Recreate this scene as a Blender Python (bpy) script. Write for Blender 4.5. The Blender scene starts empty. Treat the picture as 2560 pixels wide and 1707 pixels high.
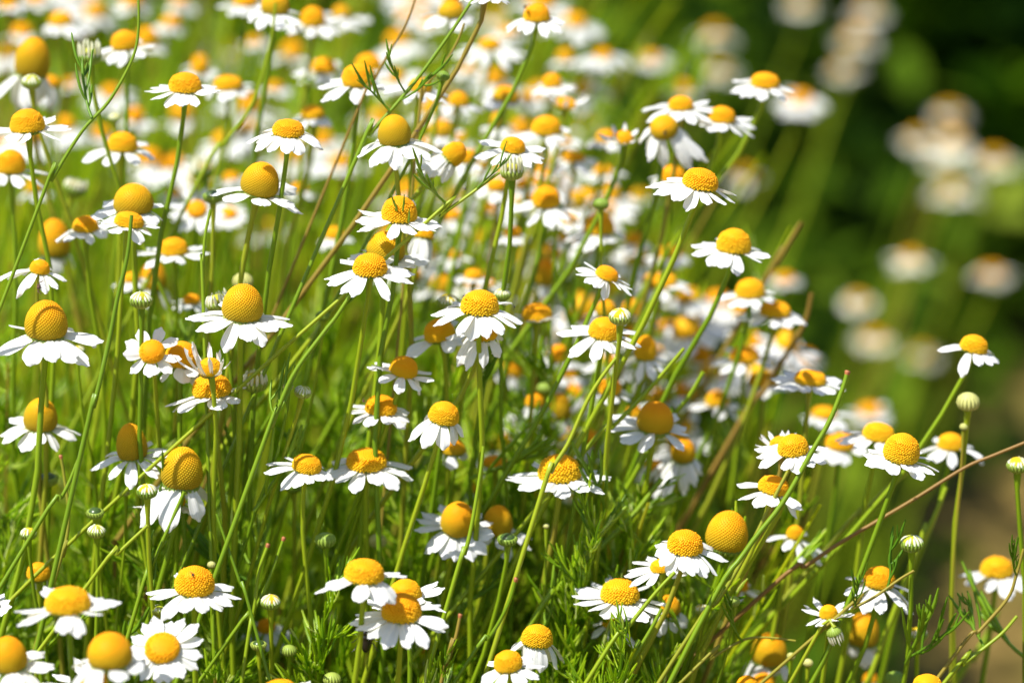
import bpy, math, random, re
import numpy as np
from mathutils import Vector, Matrix
R = math.radians
SC = bpy.context.scene
COL = SC.collection

# ------------------------------------------------------------------ camera
PITCH = R(18.0); CAM_H = 0.82; LENS = 135.0; FOCUS = 0.85
cam_d = bpy.data.cameras.new("camera"); cam = bpy.data.objects.new("camera", cam_d); COL.objects.link(cam)
cam.location = (0, 0, CAM_H); cam.rotation_euler = (R(90) - PITCH, 0, 0)
cam_d.lens = LENS; cam_d.sensor_width = 36.0; cam_d.clip_start = 0.02; cam_d.clip_end = 500.0
cam_d.dof.use_dof = True; cam_d.dof.focus_distance = FOCUS; cam_d.dof.aperture_fstop = LENS / 1000 / 0.0150
SC.camera = cam
# ------------------------------------------------------------------ light
SUN_EL, SUN_AZ = R(60), R(-118)          # azimuth from +Y towards +X
sdir = Vector((math.cos(SUN_EL) * math.sin(SUN_AZ), math.cos(SUN_EL) * math.cos(SUN_AZ), math.sin(SUN_EL)))
sun_d = bpy.data.lights.new("sun", 'SUN'); sun = bpy.data.objects.new("sun", sun_d); COL.objects.link(sun)
sun_d.energy = 4.9; sun_d.angle = R(0.5); sun_d.color = (1.0, 0.965, 0.90)
sun.rotation_euler = (-sdir).to_track_quat('-Z', 'Y').to_euler()
W = bpy.data.worlds.new("World"); SC.world = W; W.use_nodes = True
nt = W.node_tree; nt.nodes.clear()
sky = nt.nodes.new('ShaderNodeTexSky'); sky.sky_type = 'NISHITA'; sky.sun_disc = False
sky.sun_elevation = SUN_EL; sky.sun_rotation = SUN_AZ
bgn = nt.nodes.new('ShaderNodeBackground'); bgn.inputs['Strength'].default_value = 0.11
out = nt.nodes.new('ShaderNodeOutputWorld')
nt.links.new(sky.outputs[0], bgn.inputs[0]); nt.links.new(bgn.outputs[0], out.inputs[0])
SC.view_settings.view_transform = 'Standard'; SC.view_settings.look = 'None'
SC.view_settings.exposure = 0.70; SC.view_settings.gamma = 1.0
SC.render.engine = 'CYCLES'
cy = SC.cycles
cy.max_bounces = 8; cy.diffuse_bounces = 5; cy.glossy_bounces = 2; cy.transmission_bounces = 5; cy.transparent_max_bounces = 4
cy.sample_clamp_indirect = 6.0; cy.use_denoising = True
cy.caustics_reflective = False; cy.caustics_refractive = False

CF = Vector((0, math.cos(PITCH), -math.sin(PITCH))); CU = Vector((0, math.sin(PITCH), math.cos(PITCH))); CR = Vector((1, 0, 0))
PXM = 36.0 / LENS / 2560.0              # metres per photo pixel at one metre
def P(u, v, D): return Vector((0, 0, CAM_H)) + CF * D + CR * ((u - 1280) * PXM * D) + CU * (-(v - 853.5) * PXM * D)
TILE = {'A': (0, 0), 'B': (850, 0), 'C': (1700, 0), 'D': (0, 560), 'E': (850, 560), 'F': (1700, 560), 'G': (0, 1137), 'H': (850, 1137), 'I': (1700, 1137)}
ZK = 860 / 2352.0
def uv(t, x, y): return TILE[t][0] + x * ZK, TILE[t][1] + y * ZK
def depth(b):                            # how soft a thing looks (+ beyond the focus, - nearer) to its distance
    k = 0.00231
    return FOCUS / (1 - k * b) if b >= 0 else FOCUS / (1 + k * -b)

# ------------------------------------------------------------------ materials
def mat(name):
    m = bpy.data.materials.new(name); m.use_nodes = True; m.node_tree.nodes.clear(); return m, m.node_tree
def node(t, kind, **kw):
    n = t.nodes.new(kind)
    for k, v in kw.items():
        if k.startswith('i_'): n.inputs[int(k[2:]) if k[2:].isdigit() else k[2:].replace('_', ' ')].default_value = v
        else: setattr(n, k, v)
    return n
def ramp(t, fac, stops, interp='LINEAR'):
    r = t.nodes.new('ShaderNodeValToRGB'); r.color_ramp.interpolation = interp
    e = r.color_ramp.elements
    while len(e) < len(stops): e.new(0.5)
    for q, (p, c) in zip(e, stops): q.position = p; q.color = (*c, 1)
    t.links.new(fac, r.inputs[0]); return r.outputs[0]
def leafy(name, color_fn, transl, rough=0.45, spec=0.3, tgain=1.4, bump=None):
    """diffuse + gloss with light passing through"""
    m, t = mat(name)
    c = color_fn(t)
    pr = node(t, 'ShaderNodeBsdfPrincipled'); pr.inputs['Roughness'].default_value = rough
    pr.inputs['Specular IOR Level'].default_value = spec
    t.links.new(c, pr.inputs['Base Color'])
    if bump is not None: t.links.new(bump(t), pr.inputs['Normal'])
    o = node(t, 'ShaderNodeOutputMaterial')
    if transl > 0:
        g = node(t, 'ShaderNodeVectorMath', operation='MULTIPLY'); g.inputs[1].default_value = (tgain, tgain, tgain * .8)
        t.links.new(c, g.inputs[0])
        tr = node(t, 'ShaderNodeBsdfTranslucent'); t.links.new(g.outputs[0], tr.inputs[0])
        mx = node(t, 'ShaderNodeMixShader'); mx.inputs[0].default_value = transl
        t.links.new(pr.outputs[0], mx.inputs[1]); t.links.new(tr.outputs[0], mx.inputs[2]); t.links.new(mx.outputs[0], o.inputs[0])
    else: t.links.new(pr.outputs[0], o.inputs[0])
    return m
def const(c):
    def f(t):
        n = t.nodes.new('ShaderNodeRGB'); n.outputs[0].default_value = (*c, 1); return n.outputs[0]
    return f
def island(stops, noise=None):
    def f(t):
        g = t.nodes.new('ShaderNodeNewGeometry'); return ramp(t, g.outputs['Random Per Island'], stops)
    return f
def objrand(stops, nscale=0, namt=0.0):
    def f(t):
        oi = t.nodes.new('ShaderNodeObjectInfo'); fac = oi.outputs['Random']
        if nscale:
            tc = t.nodes.new('ShaderNodeTexCoord'); nz = node(t, 'ShaderNodeTexNoise', i_Scale=nscale, i_Detail=3.0)
            t.links.new(tc.outputs['Object'], nz.inputs['Vector'])
            a = node(t, 'ShaderNodeMath', operation='MULTIPLY_ADD'); a.inputs[1].default_value = namt; a.inputs[2].default_value = -namt / 2
            t.links.new(nz.outputs[0], a.inputs[0])
            b = node(t, 'ShaderNodeMath', operation='ADD', use_clamp=True); t.links.new(a.outputs[0], b.inputs[0]); t.links.new(fac, b.inputs[1]); fac = b.outputs[0]
        return ramp(t, fac, stops)
    return f
def petal_color(t):
    # white ray with faint long veins, greenish cream at the very base
    tc = t.nodes.new('ShaderNodeTexCoord'); sp = t.nodes.new('ShaderNodeSeparateXYZ'); t.links.new(tc.outputs['UV'], sp.inputs[0])
    base = ramp(t, sp.outputs[0], [(0.0, (.62, .66, .34)), (.14, (.80, .80, .76)), (1, (.84, .84, .83))])
    wv = node(t, 'ShaderNodeTexWave', i_Scale=2.6, i_Distortion=1.0, i_Detail=1.0); wv.bands_direction = 'Y'
    t.links.new(tc.outputs['UV'], wv.inputs['Vector'])
    v = ramp(t, wv.outputs[1], [(0.0, (.86, .87, .89)), (.45, (1, 1, 1))])
    mx = node(t, 'ShaderNodeMix', data_type='RGBA', blend_type='MULTIPLY'); mx.inputs[0].default_value = 1
    t.links.new(base, mx.inputs[6]); t.links.new(v, mx.inputs[7]); return mx.outputs[2]
M = {}
M['petal'] = leafy('petal_white', petal_color, 0.30, rough=.5, spec=.25, tgain=1.0)
M['stub'] = leafy('young_petal_cream', const((.80, .80, .60)), 0.3, rough=.5, tgain=1.0)
M['petal_old_shade'] = leafy('petal_cream', const((.76, .74, .62)), 0.2, rough=.6)  # cream of older far flowers, with their partial shade mixed into the colour
def disc_color(young):
    def f(t):
        tc = t.nodes.new('ShaderNodeTexCoord'); sp = t.nodes.new('ShaderNodeSeparateXYZ'); t.links.new(tc.outputs['Generated'], sp.inputs[0])
        nz = node(t, 'ShaderNodeTexNoise', i_Scale=900.0, i_Detail=2.0); t.links.new(tc.outputs['Object'], nz.inputs['Vector'])
        oi = t.nodes.new('ShaderNodeObjectInfo')
        a = node(t, 'ShaderNodeMath', operation='MULTIPLY_ADD'); a.inputs[1].default_value = .22; a.inputs[2].default_value = -.11
        t.links.new(nz.outputs[0], a.inputs[0])
        b = node(t, 'ShaderNodeMath', operation='ADD'); t.links.new(a.outputs[0], b.inputs[0]); t.links.new(sp.outputs[2], b.inputs[1])
        c = node(t, 'ShaderNodeMath', operation='MULTIPLY_ADD'); c.inputs[1].default_value = .3; c.inputs[2].default_value = -.15; t.links.new(oi.outputs['Random'], c.inputs[0])
        d = node(t, 'ShaderNodeMath', operation='ADD', use_clamp=True); t.links.new(b.outputs[0], d.inputs[0]); t.links.new(c.outputs[0], d.inputs[1])
        if young: st = [(0, (.66, .42, .006)), (.42, (.76, .42, .004)), (.62, (.80, .39, .002)), (1, (.80, .335, .001))]
        else: st = [(0, (.36, .25, .005)), (.42, (.52, .33, .004)), (.75, (.72, .37, .003)), (1, (.80, .32, .001))]
        return ramp(t, d.outputs[0], st)
    return f
M['disc'] = leafy('disc_orange', disc_color(True), 0.0, rough=.6, spec=.2)
M['cone'] = leafy('disc_golden', disc_color(False), 0.0, rough=.6, spec=.2)
GREENS = [(0, (.14, .25, .006)), (.45, (.23, .34, .008)), (.8, (.31, .38, .012)), (.97, (.29, .32, .02)), (1, (.33, .27, .03))]
M['stem'] = leafy('stem_green', objrand(GREENS, 40, .35), 0.18, rough=.38, spec=.35)
M['brownstem'] = leafy('stem_reddish', objrand([(0, (.24, .28, .015)), (.5, (.28, .22, .03)), (1, (.23, .12, .025))], 30, .5), 0.1, rough=.45)
M['calyx'] = leafy('calyx_green', objrand([(0, (.19, .31, .03)), (1, (.36, .44, .08))], 900, .4), 0.15, rough=.45)
M['budpale'] = leafy('bud_cream', objrand([(0, (.45, .48, .12)), (1, (.66, .63, .25))], 600, .5), 0.2, rough=.5)
M['leaf'] = leafy('leaf_green', objrand([(0, (.09, .22, .008)), (1, (.24, .38, .014))], 60, .4), 0.25, rough=.4)
M['cut'] = leafy('cut_end_brown', const((.36, .13, .05)), 0)
M['bug'] = leafy('insect_dark', const((.018, .014, .012)), 0, rough=.3, spec=.5)
M['bugbrown'] = leafy('insect_brown', const((.10, .045, .025)), 0, rough=.35, spec=.5)
M['wing'] = leafy('insect_wing', const((.35, .30, .26)), .4, rough=.2)
M['stalks'] = leafy('thicket_stalks', island([(0, (.05, .13, .002)), (.08, (.23, .36, .003)), (.3, (.36, .49, .005)), (.62, (.49, .56, .008)), (.80, (.46, .50, .015)), (.88, (.36, .32, .04)), (.96, (.34, .21, .05)), (1, (.24, .12, .03))]), 0.54, rough=.42, spec=.3)
M['feather'] = leafy('feathery_leaves', island([(0, (.13, .28, .005)), (.5, (.33, .50, .008)), (.88, (.50, .63, .025)), (1, (.60, .66, .26))]), 0.5, rough=.33, spec=.55)
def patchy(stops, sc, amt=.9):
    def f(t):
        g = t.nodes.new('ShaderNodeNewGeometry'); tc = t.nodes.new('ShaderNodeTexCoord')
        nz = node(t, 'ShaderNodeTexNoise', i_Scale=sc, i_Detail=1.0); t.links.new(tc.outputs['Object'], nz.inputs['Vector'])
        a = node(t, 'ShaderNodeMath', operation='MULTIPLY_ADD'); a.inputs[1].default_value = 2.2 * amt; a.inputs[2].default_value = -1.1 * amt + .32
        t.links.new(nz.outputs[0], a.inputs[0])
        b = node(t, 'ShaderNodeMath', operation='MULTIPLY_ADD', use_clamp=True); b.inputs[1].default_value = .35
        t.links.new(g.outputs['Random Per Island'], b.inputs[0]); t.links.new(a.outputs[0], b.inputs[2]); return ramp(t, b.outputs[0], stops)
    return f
M['shrub'] = leafy('shrub_leaves', patchy([(0, (.002, .007, .001)), (.38, (.009, .03, .001)), (.56, (.055, .115, .004)), (.8, (.14, .24, .012)), (1, (.24, .32, .03))], 13), 0.4, rough=.75, spec=.05)  # lit clumps and dark gaps are mottled into the leaf colour
M['darkshrub'] = leafy('shrub_leaves_painted_shade', patchy([(0, (.001, .004, .0005)), (.55, (.003, .012, .0008)), (.85, (.02, .06, .001)), (1, (.08, .16, .004))], 9), 0.3, rough=.8, spec=.02)  # near-black leaf colour stands in for deep shade
M['bark'] = leafy('bark', const((.05, .035, .02)), 0, rough=.9)
def ground_color(t):
    tc = t.nodes.new('ShaderNodeTexCoord'); a = node(t, 'ShaderNodeTexNoise', i_Scale=3.2, i_Detail=6.0, i_Roughness=.6); t.links.new(tc.outputs['Object'], a.inputs['Vector'])
    b = node(t, 'ShaderNodeTexNoise', i_Scale=60.0, i_Detail=5.0, i_Roughness=.7); t.links.new(tc.outputs['Object'], b.inputs['Vector'])
    c1 = ramp(t, a.outputs[0], [(.36, (.11, .11, .02)), (.48, (.18, .13, .035)), (.64, (.26, .16, .055))])
    c2 = ramp(t, b.outputs[0], [(.3, (.62, .62, .6)), (.7, (1.15, 1.12, 1.1))])
    mx = node(t, 'ShaderNodeMix', data_type='RGBA', blend_type='MULTIPLY'); mx.inputs[0].default_value = 1
    t.links.new(c1, mx.inputs[6]); t.links.new(c2, mx.inputs[7]); return mx.outputs[2]
M['ground'] = leafy('soil', ground_color, 0, rough=.95, spec=.1)

# ------------------------------------------------------------------ geometry helpers
class Geo:
    """collects vertices and quads / triangles as arrays"""
    def __init__(s): s.v = []; s.q = []; s.t = []; s.uv = []; s.n = 0
    def add(s, v, q=None, t=None):
        v = np.asarray(v, float)
        if q is not None and len(q): s.q.append(np.asarray(q, int) + s.n)
        if t is not None and len(t): s.t.append(np.asarray(t, int) + s.n)
        s.v.append(v); s.n += len(v)
    def arrays(s):
        return (np.concatenate(s.v), np.concatenate(s.q) if s.q else np.zeros((0, 4), int), np.concatenate(s.t) if s.t else np.zeros((0, 3), int))
    def mesh(s, name, material, smooth=True, uvs=None):
        v, q, t = s.arrays()
        me = bpy.data.meshes.new(name); me.vertices.add(len(v)); me.vertices.foreach_set('co', v.astype(np.float32).ravel())
        nl = len(q) * 4 + len(t) * 3; me.loops.add(nl)
        me.loops.foreach_set('vertex_index', np.concatenate([q.ravel(), t.ravel()]).astype(np.int32))
        me.polygons.add(len(q) + len(t))
        ls = np.concatenate([np.arange(len(q)) * 4, len(q) * 4 + np.arange(len(t)) * 3]).astype(np.int32)
        me.polygons.foreach_set('loop_start', ls)
        try: me.polygons.foreach_set('loop_total', np.concatenate([np.full(len(q), 4), np.full(len(t), 3)]).astype(np.int32))
        except Exception: pass
        me.update(calc_edges=True)
        if smooth: me.polygons.foreach_set('use_smooth', np.ones(len(me.polygons), bool))
        if uvs is not None:
            ul = me.uv_layers.new(name='UVMap'); idx = np.concatenate([q.ravel(), t.ravel()])
            ul.data.foreach_set('uv', uvs[idx].astype(np.float32).ravel())
        me.materials.append(material); me.validate(); return me

def tube(pts, rad, sides=6, ridge=0.0, cap=False):
    pts = np.asarray(pts, float); n = len(pts); rad = np.broadcast_to(np.asarray(rad, float), (n,))
    tg = np.gradient(pts, axis=0); tg /= np.linalg.norm(tg, axis=1)[:, None] + 1e-12
    ref = np.array([0.31, 0.95, 0.05]); a = np.cross(tg, ref); a /= np.linalg.norm(a, axis=1)[:, None] + 1e-9
    b = np.cross(tg, a); ph = np.arange(sides) / sides * 2 * np.pi
    rr = 1 + ridge * np.where(np.arange(sides) % 2 == 0, 1, -1)
    v = pts[:, None] + rad[:, None, None] * rr[None, :, None] * (np.cos(ph)[None, :, None] * a[:, None] + np.sin(ph)[None, :, None] * b[:, None])
    i = np.arange(n - 1)[:, None] * sides; j = np.arange(sides)[None]; k = (j + 1) % sides
    q = np.stack([i + j, i + k, i + sides + k, i + sides + j], -1).reshape(-1, 4)
    return v.reshape(-1, 3), q
def lathe(prof, seg=20):
    prof = np.asarray(prof, float); n = len(prof); ph = np.arange(seg) / seg * 2 * np.pi
    v = np.stack([prof[:, 0, None] * np.cos(ph), prof[:, 0, None] * np.sin(ph), np.repeat(prof[:, 1, None], seg, 1)], -1).reshape(-1, 3)
    i = np.arange(n - 1)[:, None] * seg; j = np.arange(seg)[None]; k = (j + 1) % seg
    return v, np.stack([i + j, i + k, i + seg + k, i + seg + j], -1).reshape(-1, 4)
def obj(name, me, parent=None, mw=None):
    o = bpy.data.objects.new(name, me); COL.objects.link(o)
    if parent is not None: o.parent = parent
    if mw is not None: o.matrix_basis = mw
    return o
def thing(name, loc, label, cat, group=None):
    o = bpy.data.objects.new(name, None); COL.objects.link(o); o.location = loc; o.empty_display_size = .005
    o['label'] = label; o['category'] = cat
    if group: o['group'] = group
    return o

# ------------------------------------------------------------------ petals (ray florets); unit length along +X
def petal_arrays(seed, curl, lite=False):
    r = random.Random(seed); na, nl = (5, 7) if lite else (9, 13)
    teeth = r.choice([2, 3, 3]); ph = r.uniform(-.4, .4); tw = r.uniform(-.25, .25); notch = r.choice([.008, .018, .03, .045]); wid = r.uniform(.9, 1.1); side = r.uniform(-.06, .06)
    v, u_ = [], []
    for i in range(nl):
        t = i / (nl - 1)
        w = .46 + .54 * math.sin(min(1, t / .62) * math.pi / 2) ** 1.1
        if t > .58: w = (1 - ((t - .58) / .435) ** 2.7) ** .5
        w = max(w, .34 if t < .5 else .42) * wid
        for j in range(na):
            a = -1 + 2 * j / (na - 1)
            x = t - .15 * a * a * t ** 6 - (notch * (.5 + .5 * math.cos(math.pi * teeth * (a + ph)))) * t ** 9
            y = .5 * a * w + side * t * t + .012 * math.sin(t * 9 + seed) * t
            z = -curl * t * t - .05 * a * a * w + .026 * math.cos(a * math.pi * 2.0) * min(1, t * 4) * (1 - .5 * t) + tw * t * a * .16
            v.append((x, y, z)); u_.append((t, .5 + a / 2))
    q = [[i * na + j, (i + 1) * na + j, (i + 1) * na + j + 1, i * na + j + 1] for i in range(nl - 1) for j in range(na - 1)]
    return np.array(v), np.array(q), np.array(u_)
CURLS = [-.22, -.06, .05, .14, .26, .42]
PET = {}; PETL = {}
for ci, c in enumerate(CURLS):
    for s in range(4):
        v, q, u_ = petal_arrays(ci * 10 + s, c + (s - 1.5) * .03)
        g = Geo(); g.add(v, q); PET[ci, s] = g.mesh('petal', M['petal'], uvs=u_)
        PETL[ci, s] = petal_arrays(ci * 10 + s, c + (s - 1.5) * .03, True)
# ------------------------------------------------------------------ disc domes; radius 1, phyllotaxis of small florets
def dome_profile(h, th):
    """th 0 at the top .. 1 at the rim; returns radius, z"""
    z0 = .22 * h if h > 1.25 else .04 * h
    if th < .88:
        a = th / .88 * math.pi / 2
        p = 1.0 if h > 1.3 else .86
        return math.sin(a) ** p, z0 + (h - z0) * math.cos(a) ** (1.0 if h > 1.0 else .9)
    t = (th - .88) / .12
    return 1 - (.13 if h > 1.25 else .04) * t * t, z0 * (1 - t)
def dome_mesh(h, young, seed, lo=False):
    r = random.Random(seed); g = Geo()
    prof = [dome_profile(h, k / 15) for k in range(16)]; prof[0] = (.001, prof[0][1])
    g.add(*lathe(prof, 24))
    # arc-length table
    N = (450 if h < 1.1 else 600 if h < 1.5 else 760) if not lo else 120
    th = np.linspace(0, 1, 200); pr = np.array([dome_profile(h, t) for t in th])
    ds = np.hypot(np.diff(pr[:, 0]), np.diff(pr[:, 1])); ar = np.concatenate([[0], np.cumsum(ds * (pr[1:, 0] + pr[:-1, 0]) / 2)])
    area = ar[-1] * 2 * math.pi; sp = math.sqrt(area / N)
    ring = np.arange(6) / 6 * 2 * np.pi
    for k in range(N):
        A = (k + .5) / N * ar[-1]; t = float(np.interp(A, ar, th)); rr, z = dome_profile(h, t); r2, z2 = dome_profile(h, min(1, t + .01)); r1, z1 = dome_profile(h, max(0, t - .01))
        tx, tz = r2 - r1, z2 - z1; L = math.hypot(tx, tz) + 1e-9; nx, nz = -tz / L, tx / L
        if nz < 0 and t < .5: nx, nz = -nx, -nz
        if nx < 0: nx = -nx
        nz = abs(nz) if t < .9 else nz
        ph = k * 2.399963; c, s = math.cos(ph), math.sin(ph)
        n = np.array([nx * c, nx * s, nz]); p = np.array([rr * c, rr * s, z])
        e1 = np.array([-s, c, 0]); e2 = np.cross(n, e1)
        big = 1.0
        if young and .42 < t: big = 1.3 if r.random() < .9 else 1.0        # opened florets stand out in the outer rings
        hgt = sp * (.42 if big < 1.2 else .85) * r.uniform(.85, 1.15); rad = sp * .47 * (1.1 if big > 1.2 else 1)
        lean = (e1 * r.uniform(-.3, .3) + e2 * r.uniform(-.3, .3)) * hgt * (1 if big > 1.2 else .3)
        top = rad * (.72 if big < 1.2 else .9)
        lo_ = p[None] - n * .02 + rad * (np.cos(ring)[:, None] * e1 + np.sin(ring)[:, None] * e2)
        hi_ = p[None] + n * hgt * .75 + lean + top * (np.cos(ring)[:, None] * e1 + np.sin(ring)[:, None] * e2)
        v = np.vstack([lo_, hi_, (p + n * hgt + lean)[None]])
        j = np.arange(6); kk = (j + 1) % 6
        g.add(v, np.stack([j, kk, kk + 6, j + 6], -1), np.stack([j + 6, kk + 6, np.full(6, 12)], -1))
    return g.mesh('disc', M['disc'] if young else M['cone'])
DOME = {}
def dome(hr, young, k):
    hq = min(2.3, max(.45, round(hr / .15) * .15)); key = (hq, young, k % 2)
    if key not in DOME: DOME[key] = dome_mesh(hq, young, hash((int(hq * 100), young, k % 2)) & 1023)
    return DOME[key], hq
# ------------------------------------------------------------------ calyx, buds
g = Geo(); g.add(*lathe([(.001, -.62), (.12, -.62), (.16, -.52), (.34, -.42), (.66, -.30), (.90, -.14), (.97, -.02), (.80, .03), (.3, .03)], 18))
for k in range(20):
    a = k / 20 * 2 * math.pi; c, s = math.cos(a), math.sin(a)
    pts = [(c * r_, s * r_, z_) for r_, z_ in ((.36, -.44), (.68, -.33), (.93, -.17), (1.03, -.02))]
    g.add(*tube(pts, [.07, .10, .09, .03], 5))
CALYX = g.mesh('calyx', M['calyx'])
def cup_mesh():
    g = Geo(); g.add(*lathe([(.001, -.98), (.16, -.98), (.24, -.86), (.62, -.66), (.90, -.34), (1.0, 0), (.93, .22), (.7, .15)], 18))
    for k in range(18):
        a = k / 18 * 2 * math.pi; c, s = math.cos(a), math.sin(a)
        g.add(*tube([(c * r_, s * r_, z_) for r_, z_ in ((.5, -.68), (.86, -.40), (1.02, 0), (.99, .24))], [.06, .12, .11, .04], 5))
    return g.mesh('calyx', M['calyx'])
CUP = cup_mesh(); M['budtop'] = leafy('bud_yellow', objrand([(0, (.42, .46, .03)), (1, (.78, .52, .01))], 900, .3), 0.05, rough=.6, spec=.2)
def stub_mesh(seed, length, inward, n=15):
    """ring of folded young petals standing on the rim of a bud"""
    r = random.Random(seed); g = Geo()
    for k in range(n):
        if r.random() < .06: continue
        a = k / n * 2 * math.pi + r.uniform(-.08, .08); L = length * r.uniform(.7, 1.2); inn = inward + r.uniform(-.15, .15)
        pts = []
        for i in range(6):
            t = i / 5; rr = .96 - inn * t ** 1.6 * L; pts.append((math.cos(a) * rr, math.sin(a) * rr, .02 + L * t * (1 - .25 * inn * t)))
        g.add(*tube(pts, [.10, .125, .13, .13, .11, .03], 6))
    return g.mesh('young_petal_ring', M['stub'])
STUB = {(L, i, s): stub_mesh(s, L, i) for L, i in ((.78, .95), (.95, .25), (1.35, .05)) for s in range(2)}
def ball_mesh(name, m, squash=.8):
    g = Geo(); pr = [(max(.001, math.sin(a)), -math.cos(a) * squash) for a in np.linspace(0.12, math.pi, 12)]
    g.add(*lathe(pr, 18))
    for k in range(16):
        a = k / 16 * 2 * math.pi; g.add(*tube([(math.cos(a) * math.sin(b) * 1.02, math.sin(a) * math.sin(b) * 1.02, -math.cos(b) * squash * 1.02) for b in (.5, 1.0, 1.5, 2.0, 2.5)], [.04, .13, .14, .1, .03], 5))
    return g.mesh(name, m)
BALL = ball_mesh('bud_scales', M['calyx']); BALLP = ball_mesh('bud_scales', M['budpale'], .9)
# ------------------------------------------------------------------ feathery leaf; unit length, along +X, lobes in XY plane
def leaf_arrays(seed, sides=4):
    r = random.Random(seed); g = Geo(); n = r.choice([6, 7, 8])
    cur = r.uniform(-.15, .5); sw = r.uniform(-.2, .2)
    def rach(t): return np.array([t, sw * t * t + .04 * math.sin(t * 5 + seed), cur * t * t])
    g.add(*tube([rach(t) for t in np.linspace(0, 1, 8)], [.025, .024, .023, .022, .022, .021, .020, .010], sides))
    for i in range(n):
        t = .22 + .72 * (i + r.uniform(-.3, .3)) / n; sd = 1 if i % 2 else -1
        L = (.46 - .22 * t) * r.uniform(.6, 1.4); a = r.uniform(.35, .9); up = r.uniform(-.3, .6)
        b = rach(t); d = np.array([math.cos(a), sd * math.sin(a), up]); bend = np.array([.7, -sd * .2, .35]) * L
        pts = [b + d * L * s + bend * s * s for s in (0, .25, .5, .75, 1)]
        g.add(*tube(pts, [.018, .023, .027, .027, .012], sides))
        if r.random() < .5:
            d2 = np.array([math.cos(a - .6), -sd * .4, up + .4]); p0 = pts[2]
            g.add(*tube([p0, p0 + d2 * L * .25, p0 + d2 * L * .5 + np.array([.04, 0, .02])], [.017, .022, .010], sides))
    return g.arrays()[:2]
LEAFA = [leaf_arrays(s) for s in range(8)]
LEAF = []
for v, q in LEAFA:
    g = Geo(); g.add(v, q); LEAF.append(g.mesh('leaf', M['leaf']))
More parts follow.
